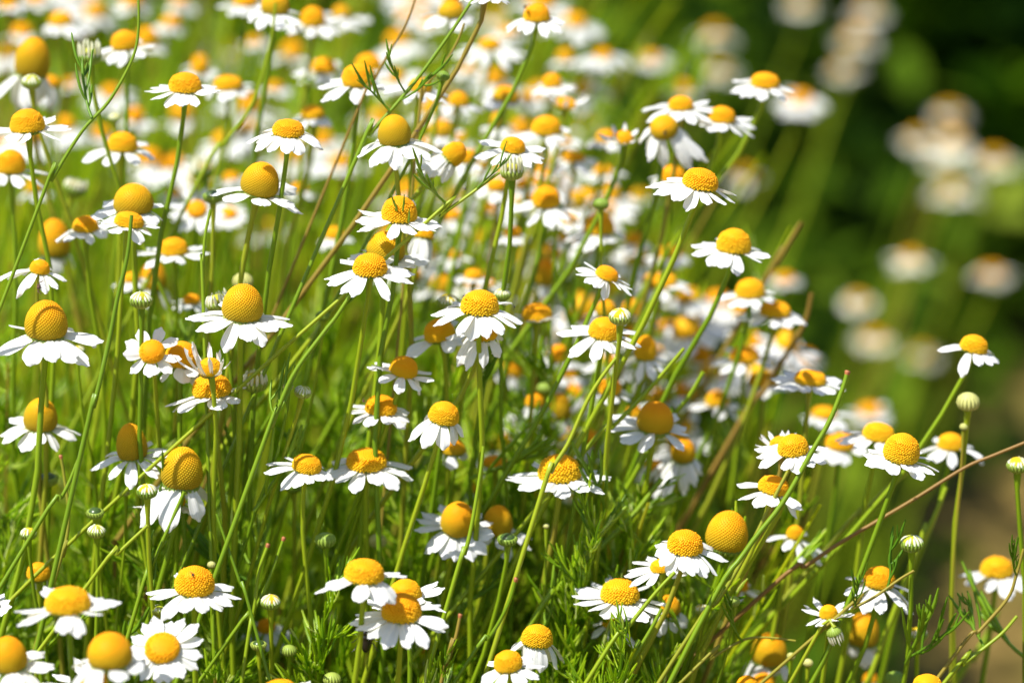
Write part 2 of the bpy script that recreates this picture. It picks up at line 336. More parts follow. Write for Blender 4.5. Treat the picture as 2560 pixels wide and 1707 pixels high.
# ------------------------------------------------------------------ flower heads measured on the photograph, one row each:
# tile cx top bottom width | petal left, right | droop roll forward-tilt | softness | petals | stem slope | kind | label | short name
FL = """
A 1265 500 640 210|1000 1525|6 2 0|12|14|-.15|d|flat white daisy with orange dome on a slender stem, high among the blurred flowers|the flat daisy on a slender stem
A 190 750 915 225|-110 485|0 -4 0|9|13|.0|d|daisy with broad orange dome and raised petals, cut by the left edge near the top|the broad daisy at the upper left edge
A 75 1025 1195 185|-110 325|22 0 0|24|11|.02|d|daisy with rounded orange dome and drooping petals, partly behind a straight edge stem|~
A 1970 820 945 205|1710 2205|26 4 4|4|13|-.16|d|small crisp daisy with orange dome and swept down petals, just above the greenish-yellow cone daisy|the small crisp swept-down daisy
A 1765 1110 1350 255|1440 2095|8 14 0|7|9|-.2|c|daisy with tall greenish-yellow cone and sparse uneven petals, one stem crossing it|the sparse cone daisy
A 915 1260 1475 265|600 1130|12 0 0|13|8|-.15|c|daisy with big golden cone, its petals mostly hidden by a smaller daisy in front|the big golden cone above the pale daisy
A 880 1450 1560 190|650 1080|2 10 0|9|12|-.12|d|small pale daisy with some petals raised, right in front of the big golden cone|~
A 585 1480 1590 165|360 750|14 0 0|20|11|0|d|~|~
A 215 262 535 235|-30 430|60 8 0|40|7|.2|c|tall blurred orange-gold cone with its petals hanging, near the upper left corner|the tall cone near the upper left corner
A 345 520 590 130|240 480|72 10 -10|58|12|.2|d|~|~
A 855 212 350 175|600 1080|14 -4 0|36|11|-.1|d|~|~
A 1010 190 330 140|860 1160|20 0 0|88|11|-.1|d|~|~
A 835 905 1045 195|565 1055|26 6 0|28|9|-.1|d|soft daisy with orange dome and three hanging front petals, a dark stem crossing it|~
A 1365 395 510 110|1190 1500|15 0 0|72|11|-.2|d|~|~
A 1560 520 625 185|1480 1720|30 0 0|48|11|-.2|d|~|~
A 1880 -50 110 190|1690 2160|24 4 0|34|10|-.15|c|soft daisy with dark-sided orange cone touching the top edge, a thick stem crossing it|the cone daisy on the top edge
A 2140 50 190 155|1880 2350|20 0 0|54|11|-.25|d|~|~
A 1680 -40 50 150|1480 1830|18 0 0|66|12|-.2|d|~|~
A 2215 400 505 160|2010 2400|22 0 0|60|11|-.3|d|~|~
A 2140 720 820 150|2030 2290|30 0 0|40|11|-.2|d|~|~
A 420 80 185 155|320 630|25 0 0|74|11|-.1|d|~|~
A 150 165 250 130|60 300|25 0 0|98|10|-.1|d|~|~
A 1245 700 840 175|1100 1390|40 0 0|105|10|-.2|c|~|~
A 930 735 840 110|830 1060|35 0 0|88|9|-.2|d|~|~
A 690 860 950 130|560 800|25 0 0|92|9|-.2|d|~|~
A 1580 1180 1240 110|1500 1700|25 0 0|72|9|-.2|d|~|~
A 2050 1250 1320 110|1950 2200|25 0 0|62|10|-.2|d|~|~
A 1690 830 900 150|1560 1790|75 -25 -20|100|13|-.2|d|~|~
A 1345 1390 1490 130|1150 1560|-4 0 42|42|16|-.1|d|pale daisy with greenish centre turned face-on, beside a dark stem|the face-on pale daisy
A 1560 1420 1500 120|1420 1700|10 0 20|62|14|-.1|d|~|~
A 1170 110 190 130|1030 1300|20 0 0|100|10|-.1|d|~|~
A 1370 380 470 100|1260 1480|20 0 0|96|10|-.1|d|~|~
A 60 10 60 120|-40 190|20 0 0|86|10|-.1|d|~|~
A 250 -40 30 120|130 380|20 0 0|92|10|-.1|d|~|~
A 900 -30 50 140|760 1060|20 0 0|110|10|-.1|d|~|~
A 1230 -20 40 110|1110 1380|20 0 0|118|10|-.1|d|~|~
A 480 540 590 90|390 590|20 0 0|108|9|-.1|d|~|~
A 1740 250 310 100|1640 1840|20 0 0|112|9|-.1|d|~|~
A 1880 560 620 100|1790 2010|20 0 0|96|9|-.1|d|~|~
A 230 1240 1330 120|120 330|35 0 0|70|8|0|c|~|~
A 1200 1290 1350 100|1100 1320|30 0 0|84|8|-.1|d|~|~
B 125 440 605 210|-145 235|20 0 0|22|11|-.25|d|soft daisy with tall orange dome and long petals, a second orange dome peeping behind it|the daisy with a dome peeping behind
B 195 370 500 175|20 330|30 0 0|60|9|-.3|d|~|~
B 545 530 635 150|235 770|14 6 0|24|13|-.1|d|broad daisy crossed by a long slanting stem with a tiny bud at its side|the broad daisy behind the long slanting stem
B 810 630 730 130|650 990|20 4 0|48|12|-.3|d|~|~
B 375 790 1005 220|100 665|24 -4 0|8|14|0|c|crisp daisy with barrel-shaped orange cone and long swept down petals, a hanging daisy beside it|the barrel-coned daisy
B 405 1345 1525 230|90 710|7 3 2|4|14|-.05|d|crisp flat daisy with knobbly orange dome, directly below the barrel-coned daisy|the knobbly flat daisy
B 1345 35 155 170|1125 1540|24 4 0|24|12|-.6|d|daisy near the top edge with a brown insect on its orange dome|the daisy with a brown insect near the top edge
B 990 -130 -20 190|830 1150|32 0 0|10|12|-.78|d|crisp daisy cut off by the top edge, only its hanging petals in view|~
B 760 10 130 180|560 900|30 0 0|42|8|-.3|c|~|~
B 1025 258 345 140|780 1270|18 0 0|70|12|-.3|d|~|~
B 1450 505 605 130|1280 1620|16 0 0|50|14|-.4|d|~|~
B 1540 670 750 140|1400 1730|-30 6 6|44|9|-.3|d|young daisy with pale yellow centre and spreading raised petals, among blurred daisies|~
B 1130 590 710 180|1010 1270|24 6 0|50|10|-.4|c|~|~
B 1410 795 925 190|1160 1490|14 0 0|38|12|-.3|d|~|~
B 1180 940 1052 160|935 1410|20 10 6|12|14|-.15|d|daisy with slender twisted petals, right above a dark striped bud|the daisy above the striped bud
B 745 950 1100 150|560 850|62 48 -8|15|9|-.75|d|side-on daisy with green back showing, a black insect at a hanging petal tip|the side-on daisy with hanging petals
B 870 1020 1120 120|760 1010|26 0 0|42|9|-.1|d|~|~
B 1600 1040 1110 140|1380 1760|22 0 0|55|12|-.4|d|~|~
B 1940 895 985 120|1790 2050|-38 0 10|30|9|-.75|d|young daisy with stiff raised petals on a long slanting stem|the young daisy on a slanting stem
B 1820 890 980 130|1700 1930|26 0 0|56|9|-.5|d|~|~
B 2215 790 960 190|2050 2480|55 -6 34|28|11|-.2|c|dark-centred daisy hanging face-on beneath other petals, a black insect on it|the dark face-on daisy
B 2330 660 760 160|2050 2590|12 0 0|32|13|-.3|d|soft daisy with orange dome whose petals overlap the dark face-on daisy|~
B 2270 1135 1245 165|2120 2420|25 0 0|40|11|-.3|d|~|~
B 1800 335 410 110|1590 2010|16 0 0|112|16|-.4|d|~|~
B 2130 370 430 120|1980 2290|16 0 8|150|16|-.4|d|~|~
B 1540 340 430 120|1420 1660|40 0 0|100|7|-.4|c|~|~
B 1410 1275 1425 180|1140 1660|16 0 0|34|10|-.4|d|~|~
B 1770 1460 1610 200|1540 1960|22 0 0|44|12|-.3|d|~|~
B 1570 1460 1530 110|1450 1690|22 0 0|52|12|-.3|d|~|~
B 1070 1220 1310 130|930 1180|30 0 10|48|9|-.1|d|~|~
B 690 820 940 170|540 820|40 0 0|62|6|-.3|c|~|~
B 1075 770 880 100|960 1170|35 0 0|56|8|-.3|c|~|~
B 820 900 980 90|730 930|25 0 0|90|9|-.3|d|~|~
B 1250 1225 1290 90|1150 1360|25 0 0|60|10|-.3|d|~|~
B 1690 820 900 110|1560 1800|20 0 0|140|10|-.4|d|~|~
B 2050 1290 1370 110|1900 2180|20 0 0|102|14|-.4|d|~|~
B 600 120 190 110|460 740|16 0 0|104|12|-.4|d|~|~
B 450 60 130 110|340 580|16 0 0|120|12|-.4|d|~|~
B 1150 180 250 120|1030 1290|20 0 0|112|12|-.4|d|~|~
B 880 430 500 110|770 1010|20 0 0|96|12|-.4|d|~|~
B 1280 640 700 100|1180 1390|20 0 0|88|12|-.4|d|~|~
B 1520 930 990 120|1400 1660|12 0 0|58|14|-.4|d|~|~
B 1800 1130 1200 120|1640 1960|14 0 0|70|14|-.4|d|~|~
B 1400 1120 1180 110|1280 1530|20 0 0|64|12|-.4|d|~|~
B 560 20 80 110|440 690|20 0 0|128|12|-.4|d|~|~
C 580 500 608 185|350 785|18 2 0|36|13|-.6|d|soft daisy with orange dome overlapping a big white blur, out beyond the flower mass|the daisy overlapping a big white blur
C 820 640 720 150|640 1000|24 0 10|150|16|-.5|d|~|~
C 285 730 845 175|140 530|20 4 0|32|12|-.5|d|~|~
C 135 1155 1305 230|-200 405|20 12 2|3|14|-.52|d|crisp daisy with dark-spotted orange dome on a long slanting stem, above the young slanting daisies|the dark-spotted daisy on a long stem
C 240 180 260 130|100 400|18 0 0|210|15|-.4|d|~|~
C 270 440 500 120|120 420|18 0 0|215|15|-.4|d|~|~
C 830 -20 60 120|700 980|18 0 0|225|15|-.4|d|~|~
C 1290 30 100 120|1150 1430|18 0 0|240|15|-.4|d|~|~
C 1200 210 300 140|1060 1360|18 0 0|235|15|-.4|d|~|~
C 1110 430 500 110|1000 1250|18 0 0|230|15|-.4|d|~|~
C 1840 730 800 130|1710 1980|18 0 0|240|15|-.4|d|~|~
C 1630 900 980 130|1490 1770|18 0 0|225|12|-.4|c|~|~
C 1870 900 1010 150|1700 2010|26 0 0|220|15|-.4|c|~|~
C 1800 1040 1100 120|1660 1950|10 0 0|235|15|-.4|d|~|~
C 2150 1040 1130 150|2000 2320|16 0 0|225|15|-.4|d|~|~
C 1850 1240 1330 140|1680 2060|10 0 0|225|15|-.4|d|~|~
C 20 560 640 110|-110 150|20 0 0|140|12|-.4|d|~|~
C 450 1150 1230 110|330 590|25 0 0|190|6|-.4|c|~|~
D 315 525 795 285|-60 700|12 4 0|3|13|-.26|c|large crisp daisy with tall golden cone at the left edge, one petal sticking out level|the large cone daisy at the left edge
D 1655 415 680 275|1295 1995|14 4 3|3|16|-.02|c|large crisp daisy with egg-shaped golden cone and full white petals, young bud behind it|the large egg-coned daisy
D 270 245 345 130|15 465|24 12 6|6|11|0|d|small ragged daisy with splayed petals and an insect hanging under it|the small ragged daisy
D 275 1190 1420 225|5 520|24 4 0|13|11|0|c|daisy with pointed golden cone and ragged petals, a stem crossing its left side|the pointed cone at the left edge
D 910 1330 1615 205|620 1230|24 -4 0|9|11|-.02|c|daisy with narrow orange cone behind a dark feathery leaf and several stems|the narrow orange cone
D 1040 800 950 165|828 1245|-4 0 40|4|9|.02|d|daisy turned face-on with petals spread like spokes, next to a cluster of young daisies|the spoke-petalled face-on daisy
D 1240 805 985 215|1030 1370|32 4 0|9|9|-.05|d|~|~
D 1440 915 1045 150|1225 1555|-58 -6 4|1|14|.02|d|young daisy with stiff upright cream petals around an orange dome, standing over another daisy|the upright young daisy
D 1450 1030 1190 250|1120 1700|6 -3 0|6|11|0|d|broad daisy directly under the upright young daisy, its flat petals reaching sideways|~
D 1190 95 218 180|915 1430|4 0 0|26|12|-.05|d|~|~
D 375 -60 230 210|220 500|70 0 0|40|4|0|c|big blurred brownish-orange cone standing in shade behind a pale daisy|the shaded brownish cone
D 1050 260 460 180|880 1200|60 0 0|44|4|0|c|~|~
D 2290 20 110 120|2160 2420|30 0 0|52|8|-.2|d|~|~
D 1310 480 550 110|1210 1430|35 0 0|32|9|0|d|~|~
D 900 330 400 100|800 1000|35 0 0|36|9|0|d|~|~
E 205 205 362 220|-110 515|14 4 6|2|15|-.3|d|crisp daisy with rounded orange dome in front of a taller greenish cone, one petal hanging|the daisy in front of a greenish cone
E 310 55 268 255|60 625|14 4 0|10|12|-.05|c|tall greenish-yellow cone crossed by a stem, standing just behind a crisp daisy|~
E 955 455 628 245|635 1250|30 3 2|4|18|.0|d|large crisp daisy with overlapping swept down petals at the very middle, tiny flies on it|the large middle daisy
E 975 690 800 190|725 1115|52 4 10|7|11|-.62|d|daisy with crumpled hanging petals tucked right under the large middle daisy|~
E 685 650 805 200|405 800|22 -12 4|15|10|-.15|d|shaded daisy with dull orange dome and narrow grey-white petals, partly behind the middle daisy|the shaded dull daisy
E 1345 545 668 195|1190 1510|-12 0 0|24|8|-.12|d|soft yellow-domed daisy with few cupped petals, beside the large middle daisy|~
E 1820 290 388 150|1610 2030|10 22 4|10|13|-.5|d|tilted daisy with small yellow dome, its petals sloping down to one side|the tilted daisy
E 1805 640 798 205|1500 2085|12 8 8|9|10|-.18|d|crisp daisy with wide rounded petals behind a green bud on a curved stem|the daisy behind a green bud
E 1820 520 640 140|1700 1950|35 0 0|34|7|-.3|c|~|~
E 2085 760 935 140|1850 2240|34 6 0|28|11|-.5|d|~|~
E 430 905 1048 185|170 665|18 12 4|9|11|-.35|d|daisy with smooth yellow dome and petals sloping one way, alone among green stems|the smooth sloping daisy
E 280 1170 1308 205|60 500|16 4 2|11|11|-.35|d|yellow-domed daisy crossed by a thin stem, with a small insect on a petal|~
E 705 1215 1368 200|465 885|42 10 2|5|9|-.35|d|crisp daisy with knobbly dome and four separate hanging petals, a green stem crossing it|the daisy with four hanging petals
E 1845 1050 1172 150|1690 1990|24 0 0|28|10|-.5|d|~|~
E 2150 1215 1438 245|1840 2400|20 6 2|17|11|-.2|c|soft daisy with tall egg-yellow cone and drooping petals, above a heap of blurred petals|the egg-yellow cone among blurred petals
E 1380 225 420 150|1280 1480|60 10 0|54|5|-.3|c|~|~
E 910 310 380 110|820 1040|20 0 0|42|9|-.3|d|~|~
E 1020 375 430 80|950 1100|20 0 0|44|8|-.3|d|~|~
E 2185 330 445 220|2000 2380|36 0 0|50|11|-.4|d|~|~
E 2250 150 240 150|2080 2400|26 0 0|66|11|-.4|d|~|~
E 1500 1095 1340 150|1380 1600|75 0 0|40|5|-.3|c|~|~
E 1330 1160 1250 120|1160 1480|58 0 0|34|8|-.3|d|~|~
E 780 1475 1580 160|690 880|60 0 0|20|3|-.2|c|~|~
E 490 290 400 140|400 600|60 0 0|56|4|-.2|c|~|~
E 570 20 90 130|430 700|78 10 -20|24|13|-.4|d|daisy seen from below its green back, petals hanging like a skirt|the skirt-like hanging daisy
E 2150 830 900 120|2000 2280|24 0 0|64|13|-.4|d|~|~
E 2240 660 730 130|2100 2380|20 0 0|84|13|-.4|d|~|~
E 2100 1010 1070 120|1960 2250|30 0 0|78|13|-.4|d|~|~
E 1560 60 130 120|1420 1700|20 0 0|58|13|-.4|d|~|~
E 1180 20 90 110|1060 1310|20 0 0|46|12|-.3|d|~|~
E 2010 1240 1320 110|1860 2140|34 0 0|36|12|-.3|d|~|~
E 2010 60 140 120|1880 2150|30 0 0|74|12|-.4|d|~|~
E 780 180 240 90|690 880|30 0 0|58|10|-.3|d|~|~
F 365 35 203 225|85 625|20 5 0|17|12|-.5|d|soft daisy with broad orange dome leaning out beyond the flower mass over a green blur|the broad-domed daisy against green
F 480 375 508 190|255 600|12 0 0|34|12|-.5|d|~|~
F 650 530 640 200|395 885|10 2 0|36|12|-.5|d|~|~
F 1580 190 260 130|1420 1750|14 0 0|190|15|-.4|d|~|~
F 2130 300 360 130|1990 2280|14 0 0|210|15|-.4|d|~|~
F 1220 480 560 120|1100 1340|20 0 10|200|15|-.4|d|~|~
F 1330 740 810 140|1180 1480|14 0 0|205|15|-.4|d|~|~
F 1660 850 920 110|1550 1780|14 0 0|230|15|-.4|d|~|~
F 2005 760 884 180|1765 2205|24 12 0|16|12|-.85|d|daisy with bumpy orange dome standing alone on a leaning stem above a fat bud|the lone leaning daisy
F 890 1000 1103 205|630 1130|7 2 0|22|12|-.1|d|~|~
F 440 840 950 195|200 640|18 0 0|44|11|-.2|d|~|~
F 570 1020 1112 200|400 740|26 0 0|46|11|-.1|d|~|~
F 150 840 950 140|30 270|26 0 0|80|11|-.2|d|~|~
F 985 1250 1332 160|820 1190|16 0 0|60|12|-.2|d|~|~
F 1300 1230 1310 150|1140 1460|10 0 0|122|14|-.3|d|~|~
F 1095 1430 1543 190|900 1290|10 0 0|40|10|-.2|d|~|~
F 1355 1360 1485 205|1075 1640|10 8 0|21|12|-.2|d|~|~
F 1505 1430 1640 235|1265 1790|18 8 2|2|13|-.5|d|crisp daisy with knobbly golden dome and fan of notched petals on a long curved stem|the knobbly daisy on a curved stem
F 775 1440 1590 200|515 1010|14 -4 6|5|15|-.5|d|crisp daisy with many narrow petals beside a tall cut stem|the narrow-petalled daisy by the cut stem
F 690 1450 1550 150|530 820|-40 -6 0|11|13|-.4|d|young daisy with raised fingers of petals, half hidden behind the narrow-petalled daisy|~
F 1850 1430 1545 170|1650 2110|14 2 0|30|11|-.2|d|~|~
F 715 340 400 120|600 830|20 0 0|124|14|-.4|d|~|~
F 850 880 940 110|730 970|20 0 0|150|10|-.4|d|~|~
F 30 480 540 110|-100 130|30 0 0|70|13|-.4|d|~|~
F 280 1010 1080 110|150 420|30 0 0|88|13|-.3|d|~|~
H 180 -40 112 260|-116 500|13 2 3|11|14|-.12|d|crisp daisy with wide orange dome and level petals, its side touching a smaller daisy|the wide orange-domed daisy
H 1500 0 186 275|1140 1870|3 0 0|11|14|-.12|d|broad flat daisy with large golden dome, petals level like a plate|the broad plate-flat daisy
H 800 325 572 230|510 1060|22 6 24|14|16|-.35|c|daisy with a dark stripe of shadow down its orange cone, petals turned forward|the cone daisy striped by shadow
H 1075 345 560 200|930 1320|30 4 6|18|11|-.3|c|orange cone daisy behind a dark seed head and a crossing stem|~
H 165 715 875 255|-165 460|20 4 0|-14|10|-.02|d|soft daisy with orange dome overlapping a pair of stacked daisies, low in the bed|the daisy overlapping the stacked pair
H 450 850 1010 210|210 740|4 -6 2|-4|12|-.05|d|daisy of the stacked pair that is higher and farther, its dome half hidden
H 420 950 1145 255|75 765|14 2 8|-11|15|-.02|d|front daisy of the stacked pair with big smooth orange dome and full petals|the front daisy of the stacked pair
H 1345 1160 1310 205|1165 1560|50 6 0|4|9|-.1|d|crisp daisy near the bottom edge with knobbly dome and hanging petals, a stem across it|the knobbly hanging daisy near the bottom edge
H 1155 1335 1485 185|940 1410|18 -8 4|-8|9|0|d|soft yellow-domed daisy with curled side petals, close to the bottom edge
H 2200 715 800 150|1935 2400|8 -6 4|7|13|-.5|d|small crisp daisy with yellow-green centre tucked under the many-petalled daisy
H 1913 850 1012 250|1585 2250|5 0 0|8|14|-.1|d|crisp flat daisy with orange dome and long level petals, a shaded daisy close behind|the long flat-petalled daisy
H 2240 960 1100 170|2070 2370|44 4 8|16|9|-.2|c|shaded daisy with brownish dome and bluish-white hanging petals, behind the flat-petalled daisy
H 1850 1100 1180 110|1740 2100|30 0 8|16|6|-.2|d|small shaded daisy with sparse grey petals beneath the flat-petalled daisy
H 590 1280 1400 110|500 690|70 0 0|24|3|-.2|c|~|~
H 1060 10 85 160|960 1160|70 0 0|24|2|-.2|d|petal-less pale yellow dome floating above two orange cone daisies|~
H 2345 -110 60 165|2050 2480|52 0 10|30|14|-.2|c|~|~
H 2150 40 110 120|2010 2290|50 0 10|34|14|-.2|d|~|~
H 900 180 260 80|820 980|50 0 0|42|4|-.2|c|~|~
H 1330 220 310 90|1230 1420|50 0 0|44|5|-.2|c|~|~
H 1890 600 720 130|1780 2010|60 0 0|62|4|-.2|c|~|~
H 1960 780 850 90|1850 2060|20 0 0|30|10|-.3|d|~|~
G 1240 -52 238 275|905 1510|48 6 0|6|7|-.4|c|large egg-shaped orange cone with few hanging petals, a tiny daisy and bud under it|the large egg-shaped cone with few petals
G 1210 260 355 110|890 1355|6 0 6|9|11|0|d|tiny crisp daisy peeping out beneath the large egg-shaped cone|~
G 2095 0 125 190|1815 2285|16 8 4|5|11|.05|d|small crisp daisy with petals swept to one side, touching the wide orange-domed daisy|~
G 1330 760 965 255|1005 1635|14 4 0|-6|13|-.02|d|daisy with smooth orange dome and a small fly sitting on it|the daisy with a fly on its dome
G 465 905 1080 290|95 810|6 0 0|-24|13|0|d|blurred flat daisy with wide orange dome and long level petals, low at the left edge|the blurred flat daisy low at the left
G 70 1240 1490 240|-180 400|12 -6 6|-20|12|0|c|blurred tall orange dome with side petals in the bottom left corner|the blurred dome in the bottom left corner
G 755 1215 1460 300|440 960|34 0 0|-30|8|0|c|large very blurred orange cone with few petals near the bottom edge|the very blurred large cone near the bottom edge
G 650 1455 1610 210|300 830|-8 -4 6|-12|12|0|d|daisy with yellow dome and raised side petals, cut by the bottom edge|~
G 1110 1240 1415 230|870 1410|4 0 34|-14|16|0|d|full white daisy tilted to show a ring of rounded petals, near the bottom edge|the full tilted daisy
G 1910 1540 1700 250|1620 2230|0 -10 0|-16|11|0|d|daisy cut by the bottom edge, only blurred petal tips and orange rim in view|~
G 265 735 860 150|160 360|70 0 0|14|2|0|d|~|~
G -110 960 1080 190|-320 85|-6 0 6|-3|12|0|d|daisy almost outside the left edge, only rounded petal ends in view|~
G 1820 1120 1215 120|1640 2010|30 0 14|26|11|0|d|~|~
I 33 515 682 230|-180 325|26 6 4|3|16|-.5|d|crisp many-petalled daisy with deep orange dome, a smaller daisy tucked under it|the many-petalled daisy
I 635 145 272 200|355 895|18 10 2|6|12|-.4|d|crisp daisy with orange dome crossed by two dark slanting stems|the daisy crossed by two dark stems
I 310 382 662 280|100 500|60 8 0|11|0|-.4|c|large bare golden cone without any petals, right of the many-petalled daisy|the large bare golden cone
I 780 480 580 110|590 1030|24 10 0|22|8|-.2|d|~|~
I 1360 760 912 200|1080 1680|22 4 -4|11|11|-.3|d|daisy with orange dome and uneven petals, a brown twig and feathery tip crossing it|the uneven daisy crossed by a twig
I 2165 695 840 210|1910 2420|26 2 0|34|11|-.1|d|blurred daisy with orange dome over brown soil, a thin green tip before it|the blurred daisy over brown soil
I 1015 1025 1120 120|825 1195|-10 -6 8|7|11|-.3|d|small crisp daisy with narrow uneven petals and a dark striped bud hanging beneath|the small daisy above the striped hanging bud
I 1240 1080 1310 220|1130 1400|72 6 0|32|4|-.3|c|~|~
I 600 1215 1440 240|400 760|66 6 0|26|5|-.3|c|~|~
I 460 1505 1650 150|350 600|60 0 0|8|4|-.3|d|~|~
I 570 1490 1600 140|440 700|60 0 0|24|6|-.3|d|~|~
I 1690 1500 1640 200|1530 1850|50 0 0|3|6|-.3|d|crisp knobbly orange dome just rising over the bottom edge|~
I 430 835 930 70|330 560|20 0 0|26|9|-.3|d|~|~
I 1300 1490 1560 90|1180 1400|60 0 0|46|8|-.3|d|~|~
"""
# buds and seed heads: tile cx top bottom width | kind | softness | stem slope | roll | label
BU = """
A 615 310 430 150|open|20|.35|0|opening bud with upright white petal tips on a dark curved stem
A 785 770 830 85|bud|34|.1|0|~
A 215 510 590 130|bud|22|.3|0|small yellow-topped bud in front of the tall blurred cone in the upper corner
A 510 1215 1330 150|open|44|-.1|20|~
A 1390 1100 1200 130|open|48|-.1|0|~
A 1455 1290 1370 130|dark|18|-.02|0|dark bud with a black rim on a dark upright stem
B 1175 1105 1215 150|open|8|-.1|0|dark bud striped by white petal tips, below a slender-petalled daisy
B 705 478 545 85|green|8|-.6|10|tiny green bud cluster at the end of a pinkish side stem
B 1785 1350 1420 95|green|20|-.02|0|small green bud on a dark stem in front of a blurred orange dome
B 1480 1370 1430 90|bud|34|0|0|~
E 1915 563 672 148|bud|3|-.15|0|crisp green bud with yellow top on a curved stem, in front of a wide daisy
E 740 478 562 140|bud|16|-.1|0|~
E 1110 430 512 110|bud|13|0|0|~
E 1395 1075 1150 95|green|34|0|0|~
D 965 450 560 150|bud|3|.0|0|crisp round bud with yellow top and folded cream petals on an upright stem
D 1490 470 580 160|open|9|0|-12|half-open cream bud peeping from behind the large egg-coned daisy
D 1660 335 425 150|pale|20|0|0|white closed bud just above the large egg-coned daisy
D 1740 1000 1130 170|open|10|0|4|half-open bud with stubby cream petals beside the broad daisy cluster
D 2205 590 650 88|green|14|-.3|0|~
D 1970 1075 1132 75|pale|5|-.3|0|tiny pale round bud on a forked branch, lower of two beside a thick stem
D 2070 1105 1172 112|bud|5|-.4|12|small yellow-green bud on the forked branch, beside the tiny pale one
D 530 825 892 95|bud|15|0|0|small yellow bud half hidden behind a large white petal
G 1005 178 290 135|bud|-3|0|0|cream bud with yellow top in front of the large egg-shaped cone's petals
G 195 487 568 110|bud|4|0|0|small yellow-topped bud low in the leaves at the left edge
G 660 472 550 120|bud|3|0|0|crisp small yellow-topped bud, directly below a smooth dark green bud
G 325 105 195 138|dark|16|0|0|~
G 650 340 425 115|dark|5|0|0|smooth dark green bud above the crisp yellow-topped one
G 1080 1010 1085 92|bud|2|0|0|~
G 1850 935 1045 132|bud|5|-.1|0|green bud with bright yellow top and folded petals, behind crossing stems
G 2225 515 622 132|green|8|0|0|~
G 1768 1245 1325 105|dark|4|.05|0|~
G 1975 1290 1362 95|green|6|0|0|~
G 2010 170 240 110|green|20|0|0|~
G 2270 1480 1560 112|green|5|0|0|~
G 860 205 290 60|pale|12|-.1|0|~
G 1445 715 770 60|pale|6|-.1|0|~
H 1145 520 605 130|dark|7|-.42|0|dark green seed head on a brownish stem, in front of an orange cone daisy
H 1580 255 350 120|open|26|0|0|~
H 260 535 620 125|pale|24|0|0|~
H 1410 460 500 45|pale|10|0|0|~
F 1970 1135 1262 165|pale|15|.0|0|fat cream bud on its own stem, below the lone leaning daisy
F 1940 1345 1410 62|pale|16|0|0|~
I 1585 533 645 155|bud|5|0|0|crisp cream bud with ragged petal tips on a pale green stem, over brown ground
I 2310 8 105 145|bud|10|.12|0|round green bud with yellow top at the right-hand edge of the view
I 1055 1145 1260 100|open|5|-.1|160|dark striped bud hanging upside down beneath a small daisy
I 1625 1165 1262 130|bud|18|.15|0|soft yellow-topped bud standing alone over olive ground
I 150 1010 1082 95|bud|12|-.2|0|~
I 365 950 1030 85|green|6|-.2|0|~
I 760 1330 1400 62|pale|12|-.3|0|~
I 875 1382 1442 72|pale|14|-.3|0|~
I 1470 1470 1570 135|green|18|-.1|0|~
I 730 575 640 80|pale|22|-.2|0|~
E 1510 1470 1540 70|pale|20|-.2|0|~
A 2110 500 600 90|dark|46|-.2|0|~
"""
